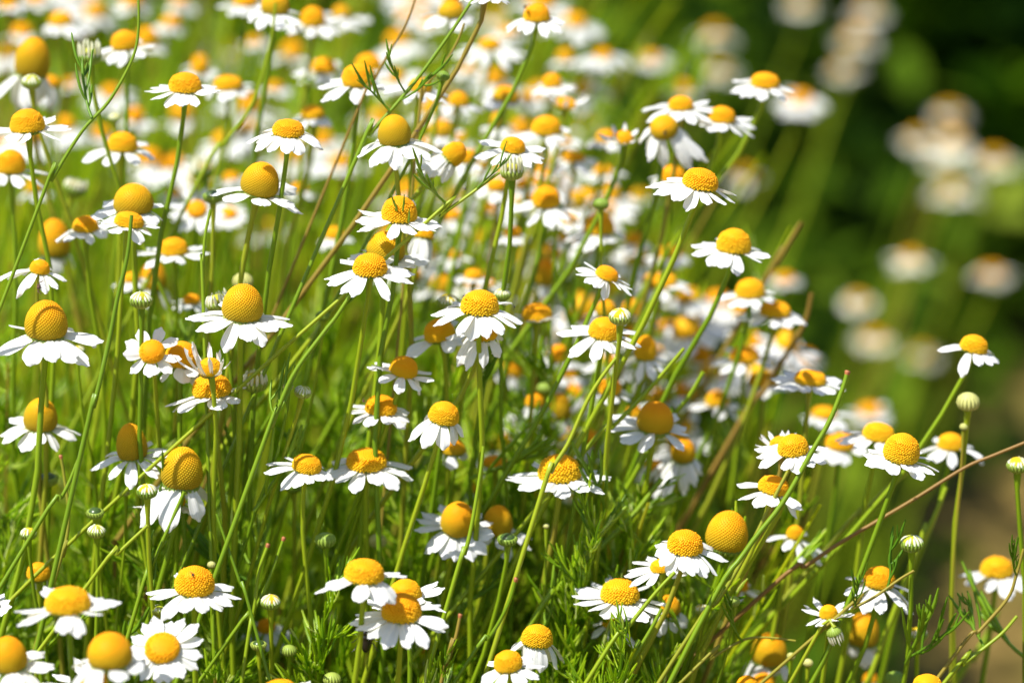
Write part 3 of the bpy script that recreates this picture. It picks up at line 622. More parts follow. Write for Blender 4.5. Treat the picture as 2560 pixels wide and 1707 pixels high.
# bare stems: name | softness at the top, lower end | radius mm | material | points (tile x y ...) going down | label
ST = """
cut_stem|2 2|.62|stem|F 1145 1012 F 1110 1130 F 1020 1350 F 900 1559 I 700 330 I 440 670 I 60 1300|tall green stem cut off square with a brown end, rising beside the narrow-petalled daisy
cut_stem|4 4|.50|brownstem|I 760 70 I 640 300 I 470 640 I 250 1010 I 0 1330|dark brownish stem leaning together with the tall cut stem across a daisy
cut_stem|2 4|.50|stem|H 1203 848 H 1150 1020 H 1020 1250 H 780 1559|green stem with dry brown cut tip, low in the bed between two groups of daisies
cut_stem|5 5|.50|stem|G 1832 615 G 1770 800 G 1730 1100 G 1660 1500|straight pale stem with brown cut tip, beside the daisy with a fly on its dome
cut_stem|6 6|.48|stem|G 1940 570 G 1840 850 G 1700 1120 G 1500 1350|slanting pale stem with a small brown tip, upper of two cut stems close together
cut_stem|6 6|.50|brownstem|H 822 1095 H 790 1250 H 740 1400 H 690 1559|short stem with ragged reddish brown end near the bottom edge
cut_stem|5 6|.45|brownstem|G 415 10 G 440 160 G 470 420 G 430 700 G 360 900|thin dark red dry stem standing below the pointed cone at the left edge
leaning_stem|8 8|.52|stem|B 925 -30 B 880 40 B 740 250 B 560 500 B 380 720 B 200 930 B 60 1200|long slanting green stem rising to the top edge behind a feathery side leaf
leaning_stem|14 16|.38|brownstem|B 850 160 B 800 290 B 700 460 B 600 570 B 550 720 B 530 900|reddish brown slanting stem behind the tiny green bud cluster
leaning_stem|16 20|.38|brownstem|B 520 -20 B 450 170 B 330 370 B 230 560 B 60 900|brown-green slanting stem between two blurred domes near the top edge
leaning_stem|-4 -3|.44|stem|A 945 -40 A 948 120 A 935 300 A 880 460 A 740 700 A 560 900 A 350 1240 A 230 1500|long curved green stem from the top edge, sweeping down past the flat daisy
leaning_stem|30 34|.55|stem|A 1885 20 A 1860 240 A 1800 500 A 1700 760 A 1520 1000 A 1300 1350|thick blurred green stem crossing the cone daisy on the top edge
branch|10 14|.55|brownstem|I 2420 -110 I 2150 0 I 1950 85 I 1620 290 I 1350 450 I 1080 610 I 860 760 I 500 1010|long reddish green branch running in from the edge across the soil
branch|26 26|.62|brownstem|I 1560 120 I 1400 240 I 1230 420 I 1000 640|blurred reddish side branch above the long branch over the soil
branch|6 8|.50|brownstem|I 2350 640 I 2300 820 I 2240 980 I 2050 1200 I 1750 1540|reddish twig forking beneath the blurred daisy over brown soil
branch|8 8|.55|stem|I 2305 1100 I 2200 1220 I 2040 1350 I 1930 1440 I 1780 1590|green cut twig with swollen joint in the bottom corner
branch|44 44|1.1|stem|I 2170 1060 I 2120 1200 I 2000 1400 I 1850 1600|broad blurred pale stem under the blurred daisy over brown soil
branch|26 26|.8|stem|I 1820 220 I 1740 420 I 1650 600 I 1580 760|soft green stem rising behind the crisp cream bud
branch|4 6|.45|brownstem|I 1600 790 I 1500 850 I 1330 970 I 1180 1050 I 1000 1170|thin reddish twig crossing in front of the uneven daisy
branch|8 8|.42|brownstem|I 790 1270 I 640 1250 I 480 1250 I 340 1310 I 200 1400 I 30 1530|thin brown creeping twig running level through the leaves
leaning_stem|44 48|.9|brownstem|F 830 -10 F 740 140 F 660 280 F 560 420|~
leaning_stem|40 44|.8|brownstem|F 900 470 F 860 650 F 760 840 F 560 1160 F 340 1480|~
leaning_stem|20 22|.7|stem|F 160 1010 F 60 1180 E 2250 1340 E 2100 1559|~
leaning_stem|12 14|.6|stem|E 2352 850 E 2200 1030 E 2050 1200 E 1850 1400 E 1600 1640|~
leaning_stem|5 5|.62|stem|E 1900 900 E 1780 1060 E 1680 1230 E 1560 1500 H 1440 120 H 1330 420|~
leaning_stem|1 1|.62|stem|E 110 445 E 50 520 E -30 640 D 2200 760 D 2000 1040 D 1850 1400 D 1780 1559|thick yellow-green stem rising to a bare bent end under a crisp daisy
leaning_stem|4 4|.5|stem|B 1090 1180 B 900 1320 B 680 1480 B 500 1600|bare green side stem slanting up to the striped bud
leaning_stem|-6 -4|.65|stem|D 900 -60 D 870 220 D 800 520 D 740 830 D 640 1250 D 560 1540|~
leaning_stem|6 6|.5|stem|D 1440 -100 D 1400 100 D 1385 400 D 1390 560|~
leaning_stem|3 3|.6|stem|H 980 -60 H 960 120 H 900 480 H 850 680 H 740 1000|~
leaning_stem|-3 -3|.55|stem|G 1010 480 G 800 680 G 560 940|~
leaning_stem|-2 -2|.6|stem|G 550 0 G 420 290 G 160 640|~
leaning_stem|2 2|.5|stem|G 1480 400 G 1560 640 G 1650 900 G 1760 1240|~
leaning_stem|3 3|.6|stem|G 1260 250 G 1160 480 G 1030 780 G 900 1150|~
leaning_stem|18 18|.9|stem|H 2200 160 H 1980 440 H 1720 700 H 1500 1000|~
leaning_stem|12 12|.9|stem|H 1960 350 H 1700 640 H 1480 930 H 1250 1250|~
leaning_stem|1 1|.6|stem|H 2290 800 H 2150 950 H 1950 1200 H 1680 1559|~
leaning_stem|3 3|.6|stem|H 2200 1050 H 2120 1200 H 2000 1400 H 1920 1559|~
"""
# insects: tile x y | length in tile px | softness | material | label
IN = """
G 1318 818|55|-7.5|bugbrown|tiny grey-brown fly sitting on top of a smooth orange dome
B 1268 48|60|23|bugbrown|small brown insect beside an orange dome near the top edge
B 855 1292|44|13|bug|tiny black insect at the tip of a hanging petal
B 2222 905|58|27|bug|black insect on a dark orange face-on centre
D 268 428|95|5|bugbrown|brown insect hanging beneath the small ragged daisy
E 845 492|26|3|bug|speck-sized dark fly on the shoulder of the large middle daisy's dome
E 1192 566|34|3|bug|tiny dark fly on the back petals of the large middle daisy
E 163 1210|46|10|bugbrown|small brown insect on a petal beside a yellow dome crossed by a stem
F 480 530|1|30|bug|~
H 172 1275|170|4|bug|black long-legged bug clinging to a stem low in the bed
B 525 895|40|9|bugbrown|tiny brown insect on a petal behind the barrel-shaped cone
G 820 1590|1|5|bug|~
"""
# ------------------------------------------------------------------ building
rng = random.Random(11)
ANCH = []          # (u, v, short name)
ITEMS = []         # (object, u, v, phrase) things whose label is written from what stands next to them
def V3(v): return np.array([v.x, v.y, v.z])
def head_matrix(p, roll, fwd, spin):
    return Matrix.Translation(p) @ Matrix.Rotation(R(roll), 4, 'Y') @ Matrix.Rotation(R(fwd), 4, 'X') @ Matrix.Rotation(spin, 4, 'Z')
def stem_points(p, axis, slope, r, n=18, depth_lean=None):
    """from just under the head down to the ground: leaves along the axis, then leans"""
    H = p.z; dl = r.uniform(-.10, .06) if depth_lean is None else depth_lean
    ax = axis; hx, hy = -ax.x / max(ax.z, .25), -ax.y / max(ax.z, .25)
    hx, hy = max(-1.6, min(1.6, hx)), max(-1.6, min(1.6, hy))
    L0 = .010; a1, a2 = r.uniform(0, 6.28), r.uniform(0, 6.28); w = r.uniform(.0006, .0022)
    pts = []
    for i in range(n):
        t = (i / (n - 1)) ** 1.7; zd = t * H
        e = L0 * (1 - math.exp(-zd / L0))
        lx = slope * zd * (1 - .35 * zd / H); ly = dl * zd
        wob = w * min(1, zd / .03)
        pts.append((p.x + lx + (hx - slope) * e + wob * (math.sin(zd * 55 + a1) - math.sin(a1)), p.y + ly + (hy - dl) * e + wob * (math.sin(zd * 43 + a2) - math.sin(a2)), p.z - zd))
    return np.array(pts)
def stem_part(root, pts, material, r0=.00052, r1=.0009, flare=True):
    rad = np.linspace(r0, r1, len(pts)); 
    if flare: rad[0] = r0 * 1.7
    g = Geo(); g.add(*tube(pts - V3(root.location), rad, 8, ridge=.07))
    return obj('stem', g.mesh('stem', M[material]), root)
def add_leaf(root, pts, k, r, size=None):
    i = max(1, min(len(pts) - 2, k)); p = pts[i]; L = size or r.uniform(.010, .020)
    az = r.uniform(0, 2 * math.pi)
    mw = Matrix.Translation(Vector(p) - root.location) @ Matrix.Rotation(az, 4, 'Z') @ Matrix.Rotation(-R(r.uniform(25, 65)), 4, 'Y') @ Matrix.Rotation(r.uniform(-.8, .8), 4, 'X') @ Matrix.Scale(L, 4)
    return obj('leaf', r.choice(LEAF), root, mw)

def flower(row, idx):
    f = row.split('|'); t, cx, yt, yb, w = f[0].split(); cx, yt, yb, w = map(float, (cx, yt, yb, w))
    xl, xr = map(float, f[1].split()); droop, roll, fwd = map(float, f[2].split())
    b = float(f[3]); n = int(f[4]); slope = float(f[5]); kind = f[6]; label = f[7] if len(f) > 7 else '~'; ref = f[8] if len(f) > 8 else '~'
    r = random.Random(1000 + idx)
    D = depth(b); m = ZK * PXM * D
    th = PITCH + R(fwd)
    yc = yb - w / 2 * math.sin(th)
    hh = max(0, (yc - yt) ** 2 - (w / 2 * math.sin(th)) ** 2) ** .5 / max(.35, math.cos(th))
    hh = max(.30 * w, min(1.12 * w, hh))
    if fwd > 25: hh = min(hh, .5 * w)
    u, v = uv(t, cx, yc); p = P(u, v, D)
    Hm = head_matrix(p, roll + r.uniform(-2, 2), fwd + r.uniform(-2, 2), 0)
    axis = (Hm.to_3x3() @ Vector((0, 0, 1))).normalized()
    wr = w * m / 2
    pts = stem_points(p - axis * wr * .45, axis, slope, r)
    root = thing('chamomile_flower', Vector(pts[-1]), label, 'daisy', 'white daisies of the flower bed')
    loc = Matrix.Translation(-root.location)
    stem_part(root, pts, 'stem' if r.random() > .08 else 'brownstem', r0=max(.00048, wr * .14), r1=.0009)
    me, hq = dome(hh / (w / 2), kind == 'd' and b < 155, idx)
    obj('disc', me, root, loc @ Hm @ Matrix.Rotation(r.uniform(0, 6.28), 4, 'Z') @ Matrix.Diagonal((wr, wr, wr * (hh / (w / 2)) / hq, 1)))
    obj('calyx', CALYX, root, loc @ Hm @ Matrix.Translation((0, 0, -.03 * wr)) @ Matrix.Diagonal((wr * .92, wr * .92, wr * .72, 1)))
    # petals
    cr = math.cos(R(roll)); Ll = (cx - xl - .40 * w) * m; Lr = (xr - cx - .40 * w) * m
    cd = max(.42, math.cos(R(abs(droop) * .92)))
    Ll, Lr = max(Ll, .2 * w * m) / cd, max(Lr, .2 * w * m) / cd
    lo, hi = .0035, .0105
    Ll, Lr = max(lo, min(hi, Ll)), max(lo, min(hi, Lr))
    mean = (Ll + Lr) / 2; Ll, Lr = max(Ll, .6 * mean), max(Lr, .6 * mean)
    az0 = r.uniform(0, 6.28); g = Geo(); uvs = []
    sharp = abs(b) <= 17
    for k in range(n):
        if n > 9 and r.random() < .05: continue
        az = az0 + (k + r.uniform(-.22, .22)) / n * 2 * math.pi
        s = .5 + .5 * math.cos(az); L = (Ll * (1 - s) + Lr * s) * r.uniform(.92, 1.12)
        Wd = wr * (.86 if droop > -30 else .44) * r.uniform(.85, 1.15) * (14 / max(n, 10)) ** .4
        if n <= 9: Wd *= 1.08
        dr = (droop * .55 if 0 < droop < 42 else droop) + r.gauss(0, 7 + (6 if n < 12 else 0))
        if r.random() < .08: dr += 22
        ci = 0 if droop < -20 else (1 if droop < -5 else (2 if droop < 8 else (3 if droop < 24 else 4)))
        ci = max(0, min(5, ci + r.choice([-1, 0, 0, 1])))
        extra = CURLS[ci]; dr -= math.degrees(math.atan(extra)) * .55
        vi = r.randrange(4)
        mw = Hm @ Matrix.Rotation(az, 4, 'Z') @ Matrix.Translation((wr * .80, 0, wr * (-.02 - .03 * (k % 3)))) @ Matrix.Rotation(R(dr), 4, 'Y') @ Matrix.Rotation(r.gauss(0, .16), 4, 'X') @ Matrix.Diagonal((L, Wd, L, 1))
        if sharp: obj('petal', PET[ci, vi], root, loc @ mw)
        else:
            pv, pq, pu = PETL[ci, vi]; A = np.array(loc @ mw)
            g.add(pv @ A[:3, :3].T + A[:3, 3], pq); uvs.append(pu)
    if not sharp and n: obj('petal_ring', g.mesh('petal_ring', M['petal_old_shade' if b > 155 else 'petal'], uvs=np.concatenate(uvs)), root)
    if sharp and r.random() < .35: add_leaf(root, pts, r.choice([6, 7, 8]), r)
    if ref != '~': ANCH.append((u, v, ref))
    if label == '~':
        size = 'blurred' if abs(b) < 60 else ('very blurred' if abs(b) < 130 else 'far, dissolved')
        if kind == 'c': ph = f'{size} {"bare " if n <= 5 else ""}orange cone'
        elif n <= 3: ph = f'{size} bare yellow dome'
        elif droop > 40: ph = f'{size} daisy with hanging petals'
        elif b > 100: ph = f'{size} white daisy'
        else: ph = f'{size} daisy with orange dome'
        ITEMS.append((root, u, v, ph))
    return root

def bud(row, idx):
    f = row.split('|'); t, cx, yt, yb, w = f[0].split(); cx, yt, yb, w = map(float, (cx, yt, yb, w))
    kind = f[1]; b = float(f[2]); slope = float(f[3]); roll = float(f[4]); label = f[5]
    r = random.Random(5000 + idx); D = depth(b); m = ZK * PXM * D
    u, v = uv(t, cx, (yt + yb) / 2 + (yb - yt) * .12); p = P(u, v, D); wr = w * m / 2
    Hm = head_matrix(p, roll, r.uniform(-4, 6), r.uniform(0, 6))
    axis = (Hm.to_3x3() @ Vector((0, 0, 1))).normalized()
    pts = stem_points(p - axis * wr * .8, axis, slope, r)
    if roll > 90:                     # hangs over: the stem comes from above first
        pts = np.vstack([[V3(p + Vector((0, 0, wr * .8))), V3(p + Vector((-wr * .6, .001, wr * 1.7))), V3(p + Vector((-wr * 1.6, .0015, wr * .8)))], pts[4:] + np.array([-wr * 1.8, .002, 0])])
    root = thing('chamomile_bud', Vector(pts[-1]), label, 'flower bud', 'unopened buds among the daisies')
    loc = Matrix.Translation(-root.location); S = Matrix.Scale(wr, 4)
    stem_part(root, pts, 'stem', r0=max(.0003, min(.0005, wr * .22)), r1=.0007)
    if kind in ('bud', 'open'):
        key = [k for k in STUB if k[0] == (.78 if kind == 'bud' else (.95 if idx % 2 else 1.35))][idx % 2]
        obj('calyx', CUP, root, loc @ Hm @ S)
        obj('disc', BUDTOP, root, loc @ Hm @ Matrix.Diagonal((wr * .86, wr * .86, wr * .9, 1)))
        obj('young_petal_ring', STUB[key], root, loc @ Hm @ S)
    elif kind == 'pale': obj('bud_scales', BALLP, root, loc @ Hm @ S @ Matrix.Scale(.86, 4))
    elif kind == 'green':
        obj('bud_scales', BALL, root, loc @ Hm @ S)
    else:
        obj('calyx', CUP, root, loc @ Hm @ S)
        o = obj('seed_dome', DARKDOME, root, loc @ Hm @ Matrix.Diagonal((wr * .9, wr * .9, wr * .95, 1)))
    if abs(b) < 12 and r.random() < .8:
        for k in range(r.choice([1, 2])): add_leaf(root, pts, r.choice([3, 4, 5]), r)
    if label == '~': ITEMS.append((root, u, v, {'bud': 'small yellow-topped bud', 'open': 'half-open pale bud', 'green': 'small green bud', 'pale': 'small pale bud', 'dark': 'dark green rounded bud'}[kind] if abs(b) < 30 else 'blurred bud'))
    return root
g = Geo(); g.add(*lathe([(.001, .62), (.4, .56), (.7, .4), (.92, .12), (.95, -.05), (.6, -.1)][::-1], 18)); DARKDOME = g.mesh('seed_dome', leafy('seed_dome_green', const((.045, .085, .018)), .05, rough=.3, spec=.5))

BUDTOP = dome_mesh(.75, False, 3); BUDTOP.materials[0] = M['budtop']
def catmull(pts, n=5):
    pts = [pts[0] * 2 - pts[1]] + list(pts) + [pts[-1] * 2 - pts[-2]]; out = []
    for i in range(1, len(pts) - 2):
        for k in range(n):
            t = k / n; a, b, c, d = pts[i - 1], pts[i], pts[i + 1], pts[i + 2]
            out.append(.5 * (2 * b + (c - a) * t + (2 * a - 5 * b + 4 * c - d) * t * t + (3 * b - a - 3 * c + d) * t ** 3))
    out.append(pts[-2]); return np.array(out)
def bare(row, idx):
    f = row.split('|'); name = f[0]; b0, b1 = map(float, f[1].split()); rad = float(f[2]) / 1160; material = f[3]; tk = f[4].split(); label = f[5]
    q = [uv(tk[i], float(tk[i + 1]), float(tk[i + 2])) for i in range(0, len(tk), 3)]
    pts = [V3(P(u, v, depth(b0 + (b1 - b0) * i / (len(q) - 1)))) for i, (u, v) in enumerate(q)]
    d = pts[-1] - pts[-2]; d /= np.linalg.norm(d); z = pts[-1][2]      # carry on to the ground, steepening
    p = pts[-1]; k = 0
    while p[2] > 0 and k < 12:
        d = d + np.array([0, .0, -.22]); d /= np.linalg.norm(d); p = p + d * z * .25; k += 1; pts.append(p)
    c = catmull([np.array(x) for x in pts]); c = c[c[:, 2] > -.02]
    root = thing(name, Vector(c[-1]), label, 'stem', {'cut_stem': 'cut stems', 'leaning_stem': 'leaning stems', 'branch': 'twigs at the edge of the bed'}[name])
    r = random.Random(7000 + idx)
    g = Geo(); g.add(*tube(c - V3(root.location), np.linspace(rad * (.9 if name == 'cut_stem' else .72), rad * 1.25, len(c)), 8, ridge=.07)); obj('stem', g.mesh('stem', M[material]), root)
    if name == 'cut_stem':
        tg = c[0] - c[1]; tg /= np.linalg.norm(tg); o = c[0] - V3(root.location); g = Geo()
        g.add(*tube([o - tg * .0006, o - tg * .0001, o + tg * .0003, o + tg * .0004, o + tg * .0001], [rad * .93, rad * 1.12, rad * 1.15, rad * .8, rad * .05], 8, ridge=.1)); obj('cut_end', g.mesh('cut_end', M['cut']), root)
    elif max(abs(b0), abs(b1)) < 13 and (name == 'branch' or label != '~'):
        for k in range(r.choice([1, 2, 3])): add_leaf(root, c, r.randrange(4, max(6, len(c) // 2)), r, r.uniform(.008, .015))
    if label == '~': ITEMS.append((root, *q[len(q) // 3], 'bare green stem' if material == 'stem' else 'bare brownish stem'))
def insect(row, idx):
    f = row.split('|'); t, x, y = f[0].split(); L = float(f[1]); b = float(f[2])
    if L < 5: return
    D = depth(b); m = ZK * PXM * D; L *= m; u, v = uv(t, float(x), float(y)); p = P(u, v, D - .001)
    r = random.Random(idx); big = L > .004
    root = thing('insect', p, f[4], 'insect')
    g = Geo(); pr = [(.001, -.5), (.10, -.46), (.17, -.3), (.185, -.1), (.14, .06), (.13, .1), (.16, .2), (.13, .3), (.07, .34), (.11, .4), (.10, .47), (.001, .52)]
    g.add(*lathe(pr, 12))
    for s in (-1, 1):
        for k, (z, a) in enumerate(((.26, .5), (.14, 0), (.02, -.55))):
            g.add(*tube([(s * .1, -.05, z), (s * .32, .02, z + a * .25), (s * .45, -.22, z + a * .5), (s * .56, -.26, z + a * .6)], [.022, .02, .015, .008], 4))
        g.add(*tube([(s * .04, 0, .48), (s * .1, .03, .62), (s * .2, .02, .74)], [.012, .01, .006], 4))
    mw = Matrix.Rotation(R(10 if big else 80), 4, 'X') @ Matrix.Rotation(r.uniform(-.5, .5) if big else r.uniform(0, 6), 4, 'Z' if not big else 'Y') @ Matrix.Scale(L, 4)
    obj('body', g.mesh('insect_body', M[f[3]]), root, mw)
    for s in (-1, 1):
        g = Geo(); vv = [(s * .04, .13, .25)] + [(s * (.04 + .16 * math.sin(q / 7 * math.pi)), .15 + .03 * math.sin(q), .25 - .75 * q / 7) for q in range(1, 8)] + [(s * .03, .16, .25 - .75 * q / 7) for q in range(7, 0, -1)]
        tri = [[0, i, i + 1] for i in range(1, len(vv) - 1)]; g.add(vv, None, tri); obj('wing', g.mesh('wing', M['wing'] if not big else M['bug']), root, mw)

for i, row in enumerate(x for x in FL.strip().splitlines()): flower(row, i)
rx = random.Random(77); taken = []
def extra_row(u, v, b, w):
    cx, y = u / ZK, v / ZK; S = w * rx.uniform(1.3, 1.6); dz = rx.uniform(.5, .8) * w
    return f'A {cx:.0f} {y - dz:.0f} {y + w * .1:.0f} {w:.0f}|{cx - S:.0f} {cx + S:.0f}|{rx.uniform(6, 34):.0f} {rx.gauss(0, 8):.0f} {rx.gauss(2, 7):.0f}|{b:.0f}|{rx.choice([10, 12, 13, 14])}|-.3|{rx.choice("ddc")}|~|~'
def free(u, v, d):
    if any(abs(u - a) < d * 1.5 and abs(v - b) < d for a, b in taken): return False
    taken.append((u, v)); return True
for row_ in FL.strip().splitlines():
    f_ = row_.split('|')[0].split(); taken.append(uv(f_[0], float(f_[1]), float(f_[3])))
k_ = 0; XROWS = []
while len(XROWS) < 66 and k_ < 4000:
    k_ += 1; z_ = rx.random()
    if z_ > .76: u, v, b, w = rx.uniform(1250, 1820), rx.uniform(700, 1130), rx.uniform(45, 75), rx.uniform(130, 165)
    elif z_ < .24: u, v, b, w = rx.uniform(0, 1500), rx.uniform(-10, 420), rx.uniform(75, 125), rx.uniform(125, 175)
    else: u = rx.uniform(950, 1900); v = rx.uniform(330, 840) + (u - 1375) * .35; b, w = rx.uniform(62, 105), rx.uniform(125, 165)
    if not (u > 1600 and v < 640 + (u - 1600) * .4) and free(u, v, 36): XROWS.append(extra_row(u, v, b, w))
for i, row in enumerate(XROWS): flower(row, 500 + i)
for i, row in enumerate(x for x in BU.strip().splitlines()): bud(row, i)
for i, row in enumerate(x for x in ST.strip().splitlines()): bare(row, i)
for i, row in enumerate(x for x in IN.strip().splitlines()): insect(row, i)

# ------------------------------------------------------------------ the ground
def grid_mesh(name, x0, x1, y0, y1, nx, ny, zf, m):
    X, Y = np.meshgrid(np.linspace(x0, x1, nx), np.linspace(y0, y1, ny)); Z = zf(X, Y)
    v = np.stack([X, Y, Z], -1).reshape(-1, 3); i = (np.arange(ny - 1)[:, None] * nx + np.arange(nx - 1)).ravel()
    g = Geo(); g.add(v, np.stack([i, i + 1, i + nx + 1, i + nx], -1)); return g.mesh(name, m)
nr = np.random.default_rng(5)
bump = lambda X, Y: .012 * np.sin(X * 7 + 1.3) * np.cos(Y * 6) + .006 * np.sin(X * 31 + Y * 17) + .003 * nr.standard_normal(X.shape) - .02
xs = np.concatenate([[-150, -60, -20, -8], np.linspace(-3, 3, 160), [8, 20, 60, 150]]); ys = np.concatenate([[-60, -10, -2], np.linspace(0, 6, 160), [10, 25, 80, 260]])
X, Y = np.meshgrid(xs, ys); v = np.stack([X, Y, bump(X, Y)], -1).reshape(-1, 3); i = (np.arange(len(ys) - 1)[:, None] * len(xs) + np.arange(len(xs) - 1)).ravel()
g = Geo(); g.add(v, np.stack([i, i + 1, i + len(xs) + 1, i + len(xs)], -1)); gr = obj('ground', g.mesh('ground', M['ground'])); gr['kind'] = 'structure'

# ------------------------------------------------------------------ the thicket of stalks and feathery leaves nobody could count
def bed_edge(y): return np.interp(y, [.7, .85, 1.0, 1.2, 1.5, 2.2], [.060, .062, .064, .052, .03, .0])
def inst(verts, mats): return np.einsum('nij,kj->nki', mats[:, :3, :3], verts) + mats[:, None, :3, 3]
def euler_mats(az, el, rl, S, loc):
    ca, sa, ce, se, cr, sr = np.cos(az), np.sin(az), np.cos(el), np.sin(el), np.cos(rl), np.sin(rl)
    X = np.stack([ca * ce, sa * ce, se], -1); Y0 = np.stack([-sa, ca, 0 * ca], -1); Z0 = np.cross(X, Y0)
    Yv = Y0 * cr[:, None] + Z0 * sr[:, None]; Zv = np.cross(X, Yv)
    Mx = np.zeros((len(az), 4, 4)); Mx[:, :3, 0] = X * S[:, None]; Mx[:, :3, 1] = Yv * S[:, None]; Mx[:, :3, 2] = Zv * S[:, None]; Mx[:, :3, 3] = loc; return Mx
def thicket(n, ylo, yhi, xlo, top_lo, top_hi, rad, seed):
    r = np.random.default_rng(seed); g = Geo(); paths = []
    k = 0
    while k < n:
        y = r.uniform(ylo, yhi); x = r.uniform(xlo * y / .85, bed_edge(y) + .01)
        if k > 1050: y = r.uniform(.97, 1.25); x = r.uniform(-.16, .02)
        if y < .86: top_hi_ = .512 + max(0, y - .82) * .8
        else: top_hi_ = top_hi
        H = r.uniform(top_lo, top_hi_) if r.random() < .8 else r.uniform(top_lo * .6, top_hi_)
        # lean grows towards the open side, as in the photograph
        c = x / (y * .133); s = np.interp(c, [-1, -.3, .3, 1], [.04, .14, .38, .62]) + r.normal(0, .13)
        if y > .95: s += .30 * min(1, (y - .95) / .1)
        t = np.linspace(0, 1, 9); a = r.uniform(0, 6.28, 2); dl = r.normal(0, .12)
        px = x - s * H * .85 * (1 - t) * (1 - .25 * (1 - t)) + .004 * np.sin(t * 5 + a[0]); py = y - dl * H * (1 - t) + .004 * np.sin(t * 4 + a[1]); pz = H * t
        pts = np.stack([px, py, pz], -1); R0 = rad * r.uniform(.6, 1.25)
        g.add(*tube(pts, R0 * np.linspace(1.3, .7, 9), 5)); paths.append((pts, H)); k += 1
    return g, paths
gs, paths = thicket(1500, .79, 1.42, -.135, .42, .545, .00062, 3)
sta = obj('stalk_thicket', gs.mesh('stalk_thicket', M['stalks'])); sta['kind'] = 'stuff'; sta['label'] = 'dense mass of yellow-green stalks under the daisies'
r = np.random.default_rng(8); g = Geo()
near = np.array([i for i, (q_, H_) in enumerate(paths) if q_[-1][1] < .96]); front_ = np.array([i for i, (q_, H_) in enumerate(paths) if q_[-1][1] < .90 and q_[-1][2] > .46 and q_[-1][0] < .035 - .05 * ((i * 7919 % 100) / 100 > .8)]); pick = np.where(r.random(14000) < .42, near[r.integers(0, len(near), 14000)], r.integers(0, len(paths), 14000)); pick[:2300] = front_[r.integers(0, len(front_), 2300)]; az = r.uniform(0, 2 * np.pi, 14000); el = np.radians(r.uniform(15, 75, 14000)); rl = r.uniform(-1, 1, 14000); S = r.uniform(.007, .017, 14000)
tt = 1 - r.beta(1.3, 2.4, 14000) * .48 - .02; tt[:2300] = r.uniform(.84, 1.0, 2300); S[:2300] = r.uniform(.006, .0125, 2300)
loc = []
for a, t in zip(pick, tt):
    pts, H = paths[a]; f_ = t * 8; i = min(7, int(f_)); loc.append(pts[i] + (pts[i + 1] - pts[i]) * (f_ - i))
loc = np.array(loc); Ms = euler_mats(az, el, rl, S, loc)
for k, (lv, lq) in enumerate(LEAFA):
    sel = Ms[k::8]; iv = inst(lv, sel); nv = len(lv)
    g.add(iv.reshape(-1, 3), (lq[None] + (np.arange(len(sel)) * nv)[:, None, None]).reshape(-1, 4))
und = obj('undergrowth', g.mesh('undergrowth', M['feather'])); und['kind'] = 'stuff'; und['label'] = 'tangle of feathery green leaves between the stalks'

# the farthest daisies of the bed, past those one can tell apart: one mass
gp, gd, gc, us = Geo(), Geo(), Geo(), []
rs = random.Random(404); dl = lathe([dome_profile(1.0, k / 7) if k else (.001, 1.0) for k in range(8)], 10)
for k in range(66):
    if k % 4 == 0: D_ = rs.uniform(1.16, 1.6); u = rs.uniform(-60, 1560 - (D_ - 1.1) * 500); v = rs.uniform(-60, 330)
    else: D_ = rs.uniform(1.0, 1.22); u = rs.uniform(60, 1980); v = rs.uniform(330, 860) + (u - 1375) * .25; 
    if k % 4 and u < 900 and rs.random() < .72: continue
    p = P(u, v, D_); wr = rs.uniform(.0030, .0044)
    if not .3 < p.z < .64 or (u > 1560 and v < 640 + (u - 1560) * .5) or (u < 1100 and rs.random() < .35): continue
    Hm = np.array(head_matrix(p, rs.gauss(4, 10), rs.gauss(2, 9), 0)); z_ = rs.uniform(.9, 1.5)
    q_ = dl[0] * np.array([wr, wr, wr * z_]); gd.add(q_ @ Hm[:3, :3].T + Hm[:3, 3], dl[1])
    for j in range(12):
        mw = Matrix(Hm.tolist()) @ Matrix.Rotation(j / 12 * 6.283 + rs.uniform(-.1, .1), 4, 'Z') @ Matrix.Translation((wr * .8, 0, 0)) @ Matrix.Rotation(R(rs.gauss(14, 8)), 4, 'Y') @ Matrix.Diagonal((wr * 2.1, wr * .9, wr * 2.1, 1))
        pv, pq, pu = PETL[2, j % 4]; A = np.array(mw); gp.add(pv @ A[:3, :3].T + A[:3, 3], pq); us.append(pu)
    sp_ = stem_points(p, Vector((0, 0, 1)), -.25, rs, 8); gc.add(*tube(sp_, .0008, 5))
fd = obj('distant_blossoms', gp.mesh('far_petals', M['petal'], uvs=np.concatenate(us))); fd['kind'] = 'stuff'; fd['label'] = 'mass of far white daisies melting into blur'
obj('orange_domes', gd.mesh('far_domes', M['cone']), fd)['kind'] = 'stuff'; obj('green_stalks', gc.mesh('far_stalks', M['stalks']), fd)['kind'] = 'stuff'

